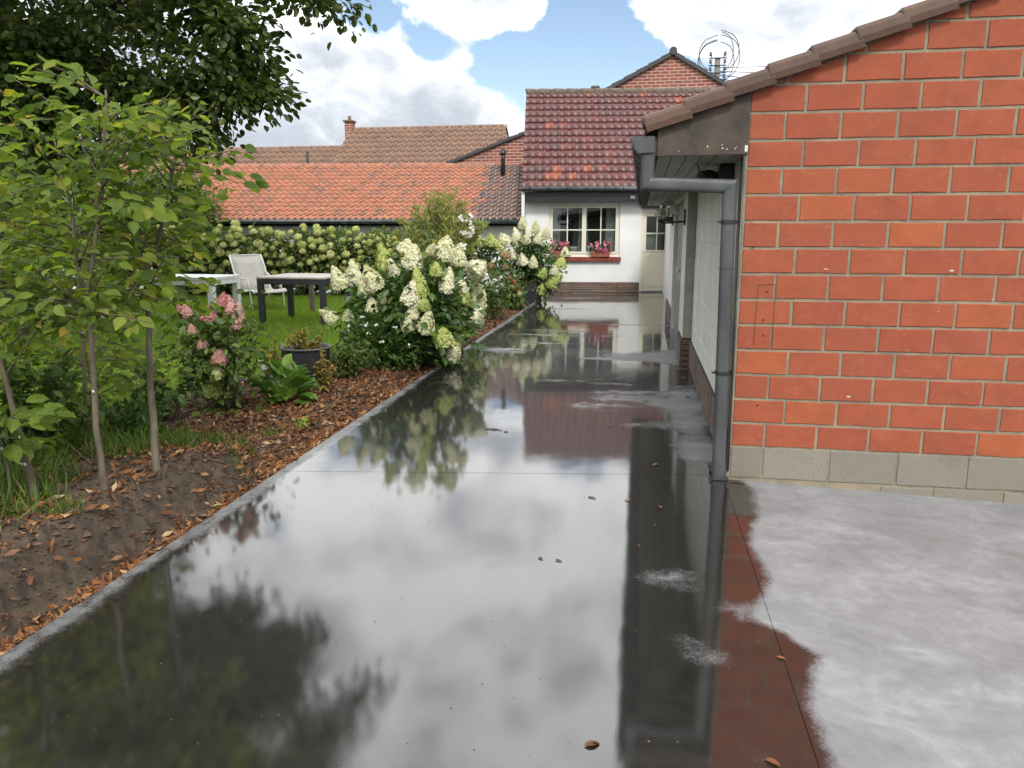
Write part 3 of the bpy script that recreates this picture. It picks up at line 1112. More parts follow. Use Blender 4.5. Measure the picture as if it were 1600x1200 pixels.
# cracks filled with mortar
for k in range(4):
    x0, z0 = random.uniform(0.8, 2.1), random.uniform(0.3, 2.2)
    MB().box(x0, x0 + random.uniform(.008, .03), GY - 0.0035, GY + 0.002, z0, z0 + random.uniform(.004, .012)).build('mortar_splash', M['chip'], garage, 0.001)

# verge tiles: brown concrete cloaked tiles, each lapping over the next lower one
ca, sa = math.cos(math.atan(VS)), math.sin(math.atan(VS))


def verge_tile_mesh():
    mb = MB()
    L, h, th = 0.268, 0.098, 0.016
    sec = [(-0.045, 0.0), (-0.052, 0.035), (-0.050, h * .75), (-0.036, h * .95), (-0.012, h * 1.02), (0.20, h * 1.02), (0.30, h * 1.10), (0.36, h * .85), (0.36, h * .70), (0.0, h * .80), (-0.030, h * .6), (-0.030, 0.0)]
    vs = []
    for k, (t, s, rz) in enumerate(((0.0, 0.93, 0.0), (0.012, 1.0, 0.004), (L * .9, 1.0, -0.016), (L, 0.97, -0.020))):
        for y, z in sec:
            vs.append((t, y, z * s + rz))
    n = len(sec)
    fs = []
    for k in range(3):
        fs += [(k * n + i, k * n + (i + 1) % n, (k + 1) * n + (i + 1) % n, (k + 1) * n + i) for i in range(n)]
    fs += [tuple(range(n - 1, -1, -1)), tuple(3 * n + i for i in range(n))]
    mb.add(vs, fs, False)
    me = mb.mesh('verge_tile')
    me.materials.append(M['verge'])
    return me


vme = verge_tile_mesh()
mrot = Matrix.Rotation(-math.atan(VS), 4, 'Y')
x = 0.015
k = 0
while x < RID_X:
    mw = Matrix.Translation((x, GY - 0.012 + random.uniform(-.003, .003), verge_z(x) + 0.004)) @ Matrix.Rotation(-math.atan(VS) + random.uniform(-.006, .006), 4, 'Y')
    o = link_mesh('verge_tile', vme, garage, mw)
    x += 0.245 * ca
    k += 1
# roof planes (mostly out of view) and under-tile bedding
MB().prism([(0.0, verge_z(0.0) + 0.05), (RID_X, zr + 0.05), (RID_X, zr + 0.085), (0.0, verge_z(0.0) + 0.085)], 'y', GY + 0.33, 14.6).build('roof', M['verge'], garage)
MB().prism([(RID_X, zr + 0.05), (GR + .3, verge_z(2 * RID_X - GR - .3) + 0.05), (GR + .3, verge_z(2 * RID_X - GR - .3) + 0.085), (RID_X, zr + 0.085)], 'y', GY - 0.03, 14.6).build('roof', M['verge'], garage)
mb = MB()
for i in range(60):
    xx = GX + 0.05 + i * 0.05
    r = random.uniform(0.004, 0.012)
    mb.add([(xx - r * 2, GY - 0.006, verge_z(xx) + 0.01), (xx + r * 2, GY - 0.006, verge_z(xx) + 0.01 + VS * 4 * r), (xx + r, GY - 0.012, verge_z(xx) - r), (xx - r, GY - 0.008, verge_z(xx) - r * 1.3)], [(0, 3, 2, 1)])
mb.build('verge_bedding', M['mortar'], garage)
# boxed eave: end board, soffit boards, fascia
MB().prism([(0.075, 1.982), (GX - 0.006, 1.985), (GX - 0.004, verge_z(GX) + 0.004), (0.075, verge_z(0.075) + 0.004)], 'y', GY - 0.010, GY + 0.012).build('eave_end_board', M['ply'], garage, 0.002)
for k in range(8):
    xx = random.choice([random.uniform(.35, .56), random.uniform(.12, .56)])
    zz = random.uniform(1.99, 2.06)
    MB().box(xx, xx + random.uniform(.003, .010), GY - 0.0115, GY - 0.009, zz, zz + random.uniform(.003, .009)).build('paint_flake', M['chip'], garage)
MB().box(0.575, 0.592, GY - 0.0125, GY - 0.009, 2.0, 2.035).build('paint_flake', M['chip'], garage)
bw = (GX - 0.07) / 6
for k in range(6):
    MB().box(0.078 + k * bw + 0.003, 0.078 + (k + 1) * bw - 0.003, GY + 0.013, 14.55, 1.988 + random.uniform(0, .002), 2.002).build('soffit_board', M['soffit'], garage, 0.002)
MB().box(0.078, GX, GY + 0.014, 14.55, 2.004, 2.012).build('soffit_backing', M['gap'], garage)
MB().box(0.058, 0.074, GY + 0.002, 14.55, 1.985, 2.09).build('fascia', M['ply'], garage)
MB().box(0.06, GX, 14.551, 14.57, 1.985, 2.25).build('eave_far_board', M['blackpaint'], garage)
# gutter: boxed zinc channel with hooks
sec = [(0.056, 2.092), (0.056, 2.004), (-0.035, 2.000), (-0.060, 2.030), (-0.068, 2.094), (-0.061, 2.100), (-0.052, 2.035), (-0.030, 2.008), (0.050, 2.010), (0.050, 2.092)]
MB().prism(sec, 'y', GY - 0.03, 14.6).build('gutter', M['zinc'], garage)
MB().prism([(0.058, 2.094), (0.058, 2.002), (-0.036, 1.998), (-0.062, 2.030), (-0.070, 2.096)], 'y', GY - 0.034, GY - 0.0302).build('gutter_end', M['zinc'], garage)
hk = MB().tube([(0.07, 0, 2.090), (0.062, 0, 1.994), (-0.036, 0, 1.990), (-0.067, 0, 2.026), (-0.076, 0, 2.104)], 0.007, 6)
hkm = hk.mesh('gutter_hook')
hkm.materials.append(M['zincdark'])
for i in range(20):
    link_mesh('gutter_hook', hkm, garage, Matrix.Translation((0, GY + 0.2 + i * 0.49, 0)))
# downpipe with mitred elbows, seams and straps
PYY = GY + 0.02
seg = [(0.022, PYY, 2.005), (0.022, PYY, 1.822), (0.505, PYY, 1.806), (0.531, PYY, 0.03)]
pr = [(-1, -1), (-1, 1), (1, 1), (1, -1)]


def pipe_run(a, b, ca_, cb_, r=0.0405, n=16):
    """round pipe between mitre planes: ca_, cb_ are the mitre normals (or None for square ends)"""
    a, b = Vector(a), Vector(b)
    t = (b - a).normalized()
    u = Vector((0, 1, 0))
    w = t.cross(u).normalized()
    vs = []
    for P, nn in ((a, ca_), (b, cb_)):
        nn = Vector(nn) if nn else t
        for k in range(n):
            an = 2 * math.pi * k / n
            ex_ = 5.0   # squarish round
            cc, ss = math.cos(an), math.sin(an)
            s = (abs(cc) ** ex_ + abs(ss) ** ex_) ** (-1 / ex_)
            off = u * (cc * r * s) + w * (ss * r * s)
            q = P + off
            q = q + t * ((P - q).dot(nn) / t.dot(nn))
            vs.append(q)
    fs = [(k, (k + 1) % n, (k + 1) % n + n, k + n) for k in range(n)]
    return MB().add(vs, fs, True)


d1 = Vector((0, 0, -1))
d2 = (Vector(seg[2]) - Vector(seg[1])).normalized()
d3 = (Vector(seg[3]) - Vector(seg[2])).normalized()
n12 = tuple((d1 + d2).normalized())
n23 = tuple((d2 + d3).normalized())
pipe = pipe_run(seg[0], seg[1], None, n12).build('downpipe', M['zinc'], garage)
pipe_run(seg[1], seg[2], n12, n23).build('downpipe_offset', M['zinc'], garage)
pipe_run(seg[2], seg[3], n23, None).build('downpipe_drop', M['zinc'], garage)
for P_, d_, n_ in ((Vector(seg[1]), d2, n12), (Vector(seg[2]), d2, n23)):
    pipe_run(P_ - d_ * 0.005, P_ + d_ * 0.005, n_, n_, 0.0418).build('solder_seam', M['zincdark'], garage)
pipe_run((0.512, PYY, 1.33), (0.5121, PYY, 1.322), None, None, 0.0422).build('pipe_joint', M['zincdark'], garage)
pipe_run((0.5303, PYY, 0.115), (0.531, PYY, 0.02), None, None, 0.0435).build('pipe_shoe', M['zinc'], garage)
pipe_run((0.531, PYY, 0.028), (0.531, PYY, 0.004), None, None, 0.058).build('pipe_collar', M['zincdark'], garage)
for zz, xx in ((1.60, 0.508), (0.685, 0.5215)):
    o = pipe_run((xx, PYY, zz + 0.011), (xx, PYY, zz - 0.011), None, None, 0.0455).build('pipe_strap', M['black'], garage)
    MB().box(xx - 0.066, xx - 0.044, PYY - 0.012, PYY - 0.004, zz - 0.006, zz + 0.006).build('strap_bolt', M['black'], garage, 0.002)
    MB().box(xx + 0.044, GX - 0.02, PYY - 0.006, PYY + 0.006, zz - 0.008, zz + 0.008).build('strap_arm', M['black'], garage)
MB().tube([(0.575, GY - 0.006, 1.98), (0.580, GY - 0.006, 0.9), (0.585, GY - 0.006, 0.06)], 0.006, 6).build('corner_cable', M['zincdark'], garage)

# side wall: painted blocks, brown plinth, the slightly proud far bay with a grey door
MB().box(GX + 0.004, GX + 0.2, GY + 0.285, 9.02, -0.3, 2.0).build('side_wall_joints', M['paintjoint'], garage)
MB().box(GX + 0.004, GX + 0.2, GY + 0.052, GY + 0.29, -0.3, 2.0).build('side_wall_corner', M['paintjoint'], garage)
splace = lambda u, v, l: Matrix.Translation((GX + l, u, v)) @ Matrix.Rotation(R(-90), 4, 'Z') @ Matrix.Scale(-1, 4, (1, 0, 0))
splace = lambda u, v, l: Matrix(((0, 1, 0, GX + l), (1, 0, 0, u), (0, 0, 1, v), (0, 0, 0, 1)))
brick_field(garage, 'painted_block', M['paintblock'], GY + 0.056, 9.0, 0.30, 9, 0.39, 0.19, 0.0035, [0.39, 0.20], splace, 0.03, None, 200, jitter=0.001)
MB().box(GX - 0.016, GX + 0.01, GY + 0.12, 9.0, -0.2, 0.297).build('plinth_mortar', M['plinthjoint'], garage)
pplace = lambda xw: (lambda u, v, l: Matrix(((0, 1, 0, xw + l), (1, 0, 0, u), (0, 0, 1, v), (0, 0, 0, 1))))
brick_field(garage, 'plinth_brick', M['plinth'], GY + 0.12, 9.0, 0.005, 5, 0.215, 0.0585, 0.010, [0.215, 0.11], pplace(GX - 0.022), 0.02, None, 120, jitter=0.002)
FX = 0.495
MB().box(FX, GX + 0.2, 9.02, 9.75, 0.33, 1.987).build('bay_wall', M['whitepaint'], garage, 0.004)
MB().box(FX, GX + 0.2, 12.35, 14.5, 0.33, 1.987).build('bay_wall', M['whitepaint'], garage, 0.004)
MB().box(FX, GX + 0.2, 9.751, 12.349, 1.93, 1.987).build('bay_lintel', M['whitepaint'], garage)
MB().box(GX - 0.03, GX + 0.2, 14.5, 19.95, 0.0, 2.3).build('link_wall', M['whitepaint'], garage)
for k in range(9):
    MB().box(FX + 0.003, GX - 0.001, 9.003, 9.019, 0.335 + k * 0.184, 0.335 + (k + 1) * 0.184 - 0.005).build('pier_block', M['pier'], garage, 0.002)
for y0, y1 in ((9.0, 9.75), (12.35, 14.5)):
    MB().box(FX - 0.014, GX + 0.1, y0 + 0.004, y1, -0.2, 0.325).build('plinth_mortar', M['plinthjoint'], garage)
    brick_field(garage, 'plinth_brick', M['plinth'], y0, y1, 0.005, 5, 0.215, 0.0635, 0.010, [0.215, 0.11], pplace(FX - 0.02), 0.02, None, 60, jitter=0.002)
for r_ in range(5):
    MB().box(FX - 0.018, GX - 0.001, 8.985, 9.003, 0.008 + r_ * 0.0635, 0.008 + r_ * 0.0635 + 0.054).build('plinth_brick', M['plinth'], garage, 0.002)
d = MB().box(FX + 0.05, FX + 0.09, 9.80, 12.30, 0.03, 1.925).build('side_door', M['greydoor'], garage, 0.003)
for k in range(5):
    MB().box(FX + 0.044, FX + 0.051, 9.85 + k * 0.49, 9.85 + k * 0.49 + 0.46, 0.08, 1.88).build('door_panel', M['greydoor'], d, 0.003)
MB().box(FX + 0.005, FX + 0.044, 11.0, 11.25, 0.98, 1.03).build('door_handle', M['whitepaint'], d, 0.006)
MB().box(FX - 0.005, FX + 0.1, 9.752, 9.80, 0.03, 1.929).build('door_frame', M['whitepaint'], garage)
MB().box(FX - 0.005, FX + 0.1, 12.30, 12.348, 0.03, 1.929).build('door_frame', M['whitepaint'], garage)
MB().box(FX - 0.02, FX + 0.1, 9.755, 12.345, -0.1, 0.028).build('door_threshold', M['stone'], garage)


def wall_lamp(loc, s, label):
    x, y, z = loc
    r = empty('wall_lamp', (x, y, z), label, 'wall lamp', 'globe lamps on the garage wall')
    MB().box(x - 0.022 * s, x, y - 0.04 * s, y + 0.04 * s, z - 0.09 * s, z + 0.09 * s).build('back_plate', M['black'], r, 0.004)
    MB().tube([(x - .015, y, z - 0.05 * s), (x - 0.10 * s, y, z - 0.055 * s), (x - 0.20 * s, y, z - 0.05 * s)], 0.012 * s, 8).build('arm', M['black'], r)
    MB().lathe([(0.0, -0.055), (0.04, -0.055), (0.055, -0.03), (0.058, 0.0), (0.045, 0.004)], 16, (x - 0.20 * s, y, z)).build('cup', M['black'], r)
    R_ = 0.105 * s
    pr_ = [(R_ * math.sin(t), 0.085 * s - R_ * math.cos(t)) for t in np.linspace(0.45, math.pi, 12)]
    MB().lathe(pr_, 22, (x - 0.20 * s, y, z)).build('globe', M['globe'], r)
    MB().lathe([(0, 0), (0.018, 0.01), (0.028, 0.06), (0.022, 0.10), (0, 0.12)], 12, (x - 0.20 * s, y, z)).build('bulb', M['whitepaint'], r)


wall_lamp((FX, 9.35, 1.70), 1.0, 'nearer glass globe lamp on black bracket under the garage eave')
wall_lamp((FX, 12.9, 1.72), 1.0, 'farther glass globe lamp, smaller in view, beside the cream door')
fl = empty('floodlight', (0.575, 5.6, 1.93), 'black twin floodlight tucked under the garage soffit above the downpipe', 'floodlight')
MB().box(0.50, 0.598, 5.50, 5.62, 1.88, 1.986).build('base', M['black'], fl, 0.01)
for dy, tx in ((-0.03, 0.40), (0.16, 0.46)):
    o = MB().lathe([(0.0, 0), (0.03, 0.0), (0.045, 0.03), (0.055, 0.09), (0.050, 0.095), (0, 0.085)], 14).build('lamp_head', M['black'], fl)
    o.matrix_basis = Matrix.Translation((tx + 0.06, 5.53 + dy, 1.92)) @ Matrix.Rotation(R(-115), 4, 'Y') @ Matrix.Rotation(R(25), 4, 'X')
MB().lathe([(0, -0.035), (0.02, -0.03), (0.03, 0), (0.02, 0.03), (0, 0.035)], 12, (0.49, 5.56, 1.875)).build('sensor', M['black'], fl)
MB().tube([(0.47, 5.5, 1.94), (0.43, 5.48, 1.90), (0.38, 5.5, 1.91), (0.36, 5.54, 1.985)], 0.005, 5).build('cable', M['cable'], fl)

# ================================================================== roof tiles


def pantile_mesh(name, w, l, mat, low=False):
    prof = [(0, 0.012), (0.06, 0.002), (0.30, 0.0), (0.70, 0.003), (0.80, 0.020), (0.87, 0.030), (0.95, 0.028), (1.02, 0.006)]
    if low:
        prof = [(0, 0.012), (0.25, -0.004), (0.6, 0.012), (0.80, 0.054), (0.92, 0.050), (1.05, 0.016)]
    vs = []
    n = len(prof)
    for yy, dz in ((0.0, 0.036), (l * 1.12, 0.0)):
        vs += [(p[0] * w, yy, p[1] * (w / 0.2) + dz) for p in prof]
    vs += [(p[0] * w, 0.004, p[1] * (w / 0.2) + 0.036 - 0.036) for p in prof]
    fs = [(i, i + 1, n + i + 1, n + i) for i in range(n - 1)]
    fs += [(2 * n + i, 2 * n + i + 1, i + 1, i) for i in range(n - 1)]
    mb = MB().add(vs, fs, True)
    me = mb.mesh(name)
    me.materials.append(mat)
    return me, np.array(vs), fs


def tile_roof(parent, o, ex, es, w, l, ncol, nrow, matf, order, max_parts, jit=1.0, low=False):
    """matf(c,r)->material key; order(c,r)->bool may be a part"""
    o, ex, es = Vector(o), Vector(ex).normalized(), Vector(es).normalized()
    en = ex.cross(es)
    rot = Matrix((ex, es, en)).transposed().to_4x4()
    cache = {}
    rest = {}
    n = 0
    for r_ in range(nrow):
        for c in range(ncol):
            mk = matf(c, r_)
            if mk not in cache:
                cache[mk] = pantile_mesh('roof_tile', w, l, M[mk], low)
            me, tv, fs = cache[mk]
            p = o + ex * (c * w + random.uniform(-.004, .004) * jit) + es * (r_ * l + random.uniform(-.006, .006) * jit) + en * random.uniform(-.003, .004) * jit
            mw = Matrix.Translation(p) @ rot @ Matrix.Rotation(random.uniform(-.012, .012) * jit, 4, 'Z') @ Matrix.Rotation(random.uniform(-.010, .010) * jit, 4, 'X')
            if n < max_parts and order(c, r_):
                link_mesh('roof_tile', me, parent, mw)
                n += 1
            else:
                mb = rest.setdefault(mk, MB())
                mb.add([mw @ Vector(v) for v in tv], fs, True)
    for mk, mb in rest.items():
        ob = mb.build('roof_tiles_beyond', M[mk], parent)
        ob['kind'] = 'stuff'


# ================================================================== house
HA = R(7)
HO = (-2.93, 19.60, 0.0)
house = empty('white_house', HO, 'small white stucco house with maroon tiled roof and cream door', 'house', rz=HA)
LOCAL.add(house.name)
HW = 6.2
# front wall around the openings (window .60-2.41, door 2.95-3.72)
WX0, WX1, WZ0, WZ1 = 0.61, 2.40, 0.90, 2.215
DX0, DX1, DZ1 = 2.93, 3.74, 2.06
for x0, x1, z0, z1 in ((0.02, WX0, 0, 2.5), (WX0, WX1, 0, WZ0), (WX0, WX1, WZ1, 2.5), (WX1, DX0, 0, 2.5), (DX0, DX1, DZ1, 2.5), (DX1, HW, 0, 2.5)):
    MB().box(x0 + 0.0, x1 - 0.0, 0.0, 0.26, z0, z1).build('wall', M['stucco'], house)
# gable end on the left
MB().prism([(0.0, 0.0), (7.0, 0.0), (7.0, 2.5), (3.5, 5.36), (0.0, 2.5)], 'x', 0.021, 0.25).build('gable_wall', M['stucco'], house).location = (0, 0.002, 0)
MB().box(0.0, DX0 - 0.01, -0.010, 0.0, 0.0, 0.255).build('plinth_mortar', M['plinthjoint'], house)
hplace = lambda u, v, l: Matrix.Translation((u, -0.022 + l, v))
brick_field(house, 'plinth_brick', M['plinth'], 0.0, DX0 - 0.01, 0.0, 4, 0.235, 0.066, 0.009, [0.235, 0.12], hplace, 0.02, None, 80, jitter=0.003)
# fascia beam under the eave, gutter with joints, brackets and little white downpipe
MB().box(-0.03, HW, -0.285, -0.03, 2.235, 2.475).build('fascia_beam', M['blackpaint'], house)
hg = MB().tube([(-0.06, -0.38, 2.545), (HW, -0.38, 2.545)], 0.062, 12).build('gutter', M['zincdark'], house)
for i in range(13):
    MB().tube([(0.12 + i * 0.46, -0.38 - 0.066 * math.cos(t), 2.545 + 0.066 * math.sin(t)) for t in np.linspace(-1.2, 1.2, 6)], 0.011, 5).build('gutter_bracket', M['black'], hg)
MB().box(-0.065, 0.015, -0.34, -0.26, 1.86, 2.49).build('downpipe', M['whitepaint'], house, 0.012)
MB().box(2.60, 2.72, -0.33, -0.287, 2.30, 2.38).build('camera_box', M['greydoor'], house, 0.006)
# roof
RT = math.atan2(5.44 - 2.56, 3.5 + 0.36)
es = (0, math.cos(RT), math.sin(RT))
slen = math.hypot(5.44 - 2.56, 3.86)
nr = 14
MB().prism([(-0.34, 2.49), (3.5, 5.36), (7.3, 2.49), (7.3, 2.53), (3.5, 5.41), (-0.34, 2.53)], 'x', -0.02, HW).build('roof_deck', M['gap'], house)
tile_roof(house, (-0.045, -0.37, 2.555), (1, 0, 0), es, 0.190, slen / nr, 32, nr, lambda c, r_: 'tile_house', lambda c, r_: c < 22, 300)
MB().prism([(3.5, 5.42), (3.5, 5.46), (7.4, 2.54), (7.4, 2.50)], 'x', -0.02, HW).build('rear_roof', M['tile_house'], house)
for i in range(16):
    mb = MB().tube([(-0.06 + i * 0.40, 3.50, 5.435), (-0.06 + i * 0.40 + 0.02, 3.50, 5.440), (-0.06 + i * 0.40 + 0.405, 3.50, 5.428)], [0.098, 0.105, 0.098], 12)
    mb.build('ridge_tile', M['ridge'], house)
mb = MB()
for i in range(140):
    xx = random.uniform(0, 6)
    s = random.uniform(.015, .045)
    c = Vector((xx, 3.36 + random.uniform(-.02, .03), 5.385 + random.uniform(-.02, .03)))
    mb.add([c + Vector((-s, 0, 0)), c + Vector((0, -s, -s * .5)), c + Vector((s, 0, 0)), c + Vector((0, 0, s * .8))], [(0, 1, 3), (1, 2, 3)])
ob = mb.build('ridge_moss', M['ridge'], house)
ob['kind'] = 'stuff'
MB().lathe([(0.10, 0), (0.10, 0.28), (0.13, 0.28), (0.13, 0.36), (0, 0.36)], 16, (1.95, 3.9, 5.30)).build('flue', M['zinc'], house)
# window: two casements of four panes
wf = MB().box(WX0, WX1, 0.05, 0.13, WZ0, WZ0 + 0.07).box(WX0, WX1, 0.05, 0.13, WZ1 - 0.06, WZ1).box(WX0, WX0 + 0.055, 0.05, 0.13, WZ0 + .07, WZ1 - .06).box(WX1 - 0.055, WX1, 0.05, 0.13, WZ0 + .07, WZ1 - .06).build('window_frame', M['cream2'], house)
wm = (WX0 + WX1) / 2
for a, b in ((WX0 + 0.056, wm - 0.002), (wm + 0.002, WX1 - 0.056)):
    z0, z1 = WZ0 + 0.072, WZ1 - 0.062
    s = 0.050
    cs = MB().box(a, b, 0.035, 0.10, z0, z0 + s).box(a, b, 0.035, 0.10, z1 - s, z1).box(a, a + s, 0.035, 0.10, z0 + s, z1 - s).box(b - s, b, 0.035, 0.10, z0 + s, z1 - s)
    mid, mz = (a + b) / 2, z0 + (z1 - z0) * 0.50
    cs.box(mid - 0.013, mid + 0.013, 0.045, 0.09, z0 + s, z1 - s).box(a + s, mid - 0.0131, 0.046, 0.089, mz - 0.013, mz + 0.013).box(mid + 0.0131, b - s, 0.046, 0.089, mz - 0.013, mz + 0.013)
    co = cs.build('casement', M['cream2'], house)
    for pa, pb in ((a + s, mid - 0.013), (mid + 0.013, b - s)):
        for za, zb in ((z0 + s, mz - 0.013), (mz + 0.013, z1 - s)):
            MB().box(pa, pb, 0.062, 0.068, za, zb).build('pane', M['glass'], co)
MB().box(WX0 - 0.25, WX1 + 0.25, 1.6, 1.65, 0.6, 2.45).box(WX0 - 0.25, WX0 - 0.2, 0.27, 1.6, 0.6, 2.45).box(WX1 + 0.2, WX1 + 0.25, 0.27, 1.6, 0.6, 2.45).box(WX0 - .25, WX1 + .25, .27, 1.65, 2.45, 2.47).box(WX0 - .25, WX1 + .25, .27, 1.65, 0.58, 0.6).build('room', M['room'], house)
for a, b, sg in ((WX0 + 0.03, WX0 + 0.30, 1), (wm - 0.13, wm + 0.10, 1), (WX1 - 0.34, WX1 - 0.03, 1)):
    n = 22
    vs = []
    for i in range(n):
        t = i / (n - 1)
        yy = 0.20 + 0.03 * math.sin(t * 26)
        sw = (1 - t) * 0.0
        vs += [(a + (b - a) * t, yy, 0.95), (a + (b - a) * t, yy, 2.2)]
    MB().add(vs, [(2 * i, 2 * i + 2, 2 * i + 3, 2 * i + 1) for i in range(n - 1)], True).build('curtain', M['curtain'], house)
for a, b, zz in ((0.95, 1.46, 1.17), (1.56, 2.20, 1.19)):
    MB().box(a, b, 0.30, 0.33, 1.0, zz - 0.02).build('ornament_board', M['curtain'], house, 0.004)
    MB().box(a, b, 0.295, 0.299, zz - 0.06, zz - 0.045).build('ornament_rim', M['whitepaint'], house)
    MB().lathe([(0, 0), (0.05, 0), (0.065, 0.06), (0.03, 0.12), (0.04, 0.15), (0, 0.15)], 12, (a + 0.16, 0.25, 1.0)).build('ornament', M['room'], house)
n = 17
for i in range(n):
    a = WX0 - 0.04 + i * (WX1 - WX0 + 0.08) / n
    MB().box(a + 0.004, a + (WX1 - WX0 + 0.08) / n - 0.004, -0.085, 0.049, 0.785 + random.uniform(-.002, .002), 0.892).build('sill_brick', M['sill'], house, 0.004)
MB().box(WX0 - 0.03, WX1 + 0.03, -0.075, 0.045, 0.79, 0.886).build('sill_mortar', M['plinthjoint'], house)
# door
MB().box(DX0, DX0 + 0.06, 0.02, 0.14, 0.02, DZ1).box(DX1 - 0.06, DX1, 0.02, 0.14, 0.02, DZ1).box(DX0 + .06, DX1 - .06, 0.02, 0.14, DZ1 - 0.07, DZ1).build('door_frame', M['cream2'], house)
da, db, dt = DX0 + 0.063, DX1 - 0.063, DZ1 - 0.073
dr = MB().box(da, db, 0.05, 0.09, 0.035, 1.06).box(da, da + 0.075, 0.05, 0.09, 1.06, dt).box(db - 0.075, db, 0.05, 0.09, 1.06, dt).box(da + 0.075, db - 0.075, 0.05, 0.09, dt - 0.09, dt).build('door', M['cream'], house)
ga, gb, gz0, gz1 = da + 0.075, db - 0.075, 1.06, dt - 0.09
gm, gzm = (ga + gb) / 2, (gz0 + gz1) / 2
MB().box(gm - 0.012, gm + 0.012, 0.045, 0.088, gz0, gz1).box(ga, gm - 0.0121, 0.046, 0.087, gzm - 0.012, gzm + 0.012).box(gm + 0.0121, gb, 0.046, 0.087, gzm - 0.012, gzm + 0.012).build('glazing_bar', M['cream2'], dr)
for pa, pb in ((ga, gm - 0.012), (gm + 0.012, gb)):
    for za, zb in ((gz0, gzm - 0.012), (gzm + 0.012, gz1)):
        MB().box(pa, pb, 0.064, 0.070, za, zb).build('pane', M['glass'], dr)
MB().box(da + 0.05, db - 0.05, 0.043, 0.051, 0.14, 0.96).build('door_panel', M['cream'], dr, 0.004)
MB().box(da, db, 0.035, 0.049, 1.03, 1.065).build('weather_bar', M['cream2'], dr)
MB().box(db - 0.055, db - 0.02, 0.02, 0.05, 0.98, 1.02).box(db - 0.12, db - 0.03, 0.012, 0.022, 1.0, 1.015).build('handle', M['zinc'], dr, 0.003)
MB().box(DX0, DX1, 0.0, 0.16, -0.02, 0.018).build('threshold', M['stone'], house)
MB().box(ga - 0.1, gb + 0.1, 0.9, 0.92, 0.9, 2.2).build('hall', M['room'], house)
MB().box(ga, gm, 0.14, 0.15, gz0, gzm).build('door_curtain', M['curtain'], house)
MB().box(DX0 - 0.01, DX1 + 0.4, -0.12, -0.02, 2.09, 2.23).build('door_hood', M['blackpaint'], house)


def hw(x, y, z):
    c, s = math.cos(HA), math.sin(HA)
    return (HO[0] + x * c - y * s, HO[1] + x * s + y * c, HO[2] + z)


# window boxes
def window_box(x0, x1, label):
    b = hw((x0 + x1) / 2, -0.05, 0.894)
    r = empty('flower_box', b, label, 'flower box', 'flower boxes on the window sill', HA)
    LOCAL.add(r.name)
    w = (x1 - x0) / 2
    MB().prism([(-w * .9, 0), (w * .9, 0), (w, 0.15), (-w, 0.15)], 'y', -0.07, 0.07).build('box', M['terracotta'], r, 0.006)
    n = 240
    P = np.stack([rng.uniform(-w, w, n), rng.uniform(-.09, .07, n), 0.15 + rng.uniform(0, .16, n)], 1)
    scatter_obj('foliage', M['leaf_hyd'], tmpl_oval(), P, rand_dirs(n) + [0, -.3, .3], rand_dirs(n) + [0, -.5, .8], rng.uniform(.04, .07, n), r)
    for i in range(26):
        c = (random.uniform(-w, w) * 1.05, random.uniform(-.13, .03), 0.18 + random.uniform(-.03, .19))
        k = 7
        Pp = np.array(c) + rng.normal(size=(k, 3)) * 0.016
        scatter_obj('blossom', M['fl_magenta'], tmpl_diamond(.5), Pp, rand_dirs(k), rand_dirs(k) + [0, -1.5, .5], np.full(k, .05), r)


window_box(0.70, 1.14, 'terracotta box of pink flowers on the sill, nearer the hydrangea')
window_box(1.68, 2.16, 'terracotta box of pink flowers on the sill, nearer the cream door')

# ================================================================== low outbuilding
annex = empty('low_outbuilding', hw(-4.5, 0.3, 0), 'long low outbuilding with orange and dark pantiled roof behind the hedge', 'outbuilding', rz=HA)
LOCAL.add(annex.name)
AX = 10.5                                        # half-open: local x from -AX to 4.5 (house side)
MB().box(-AX, 4.50, 0.05, 3.3, -0.1, 1.70).build('wall', M['stucco'], annex)
MB().box(-AX, 4.50, -0.02, 0.048, 1.66, 1.76).build('fascia', M['blackpaint'], annex)
MB().tube([(-AX, -0.34, 1.775), (4.44, -0.34, 1.775)], 0.055, 10).build('gutter', M['zincdark'], annex)
at = math.atan2(3.38 - 1.80, 3.0)
asl = math.hypot(1.58, 3.0)
MB().prism([(-0.30, 1.755), (2.72, 3.345), (5.7, 1.755), (5.7, 1.71), (2.72, 3.30), (-0.30, 1.71)], 'x', -AX, 4.44).build('roof_deck', M['gap'], annex)
ncol, nrow = 85, 14
w = 0.1752


def amat(c, r_):
    t = c / ncol + random.uniform(-.006, .006)
    if t > 0.915:
        return 'tile_dark'
    if t > 0.84 and random.random() < 0.06:
        return 'tile_dark'
    return 'tile_orange'


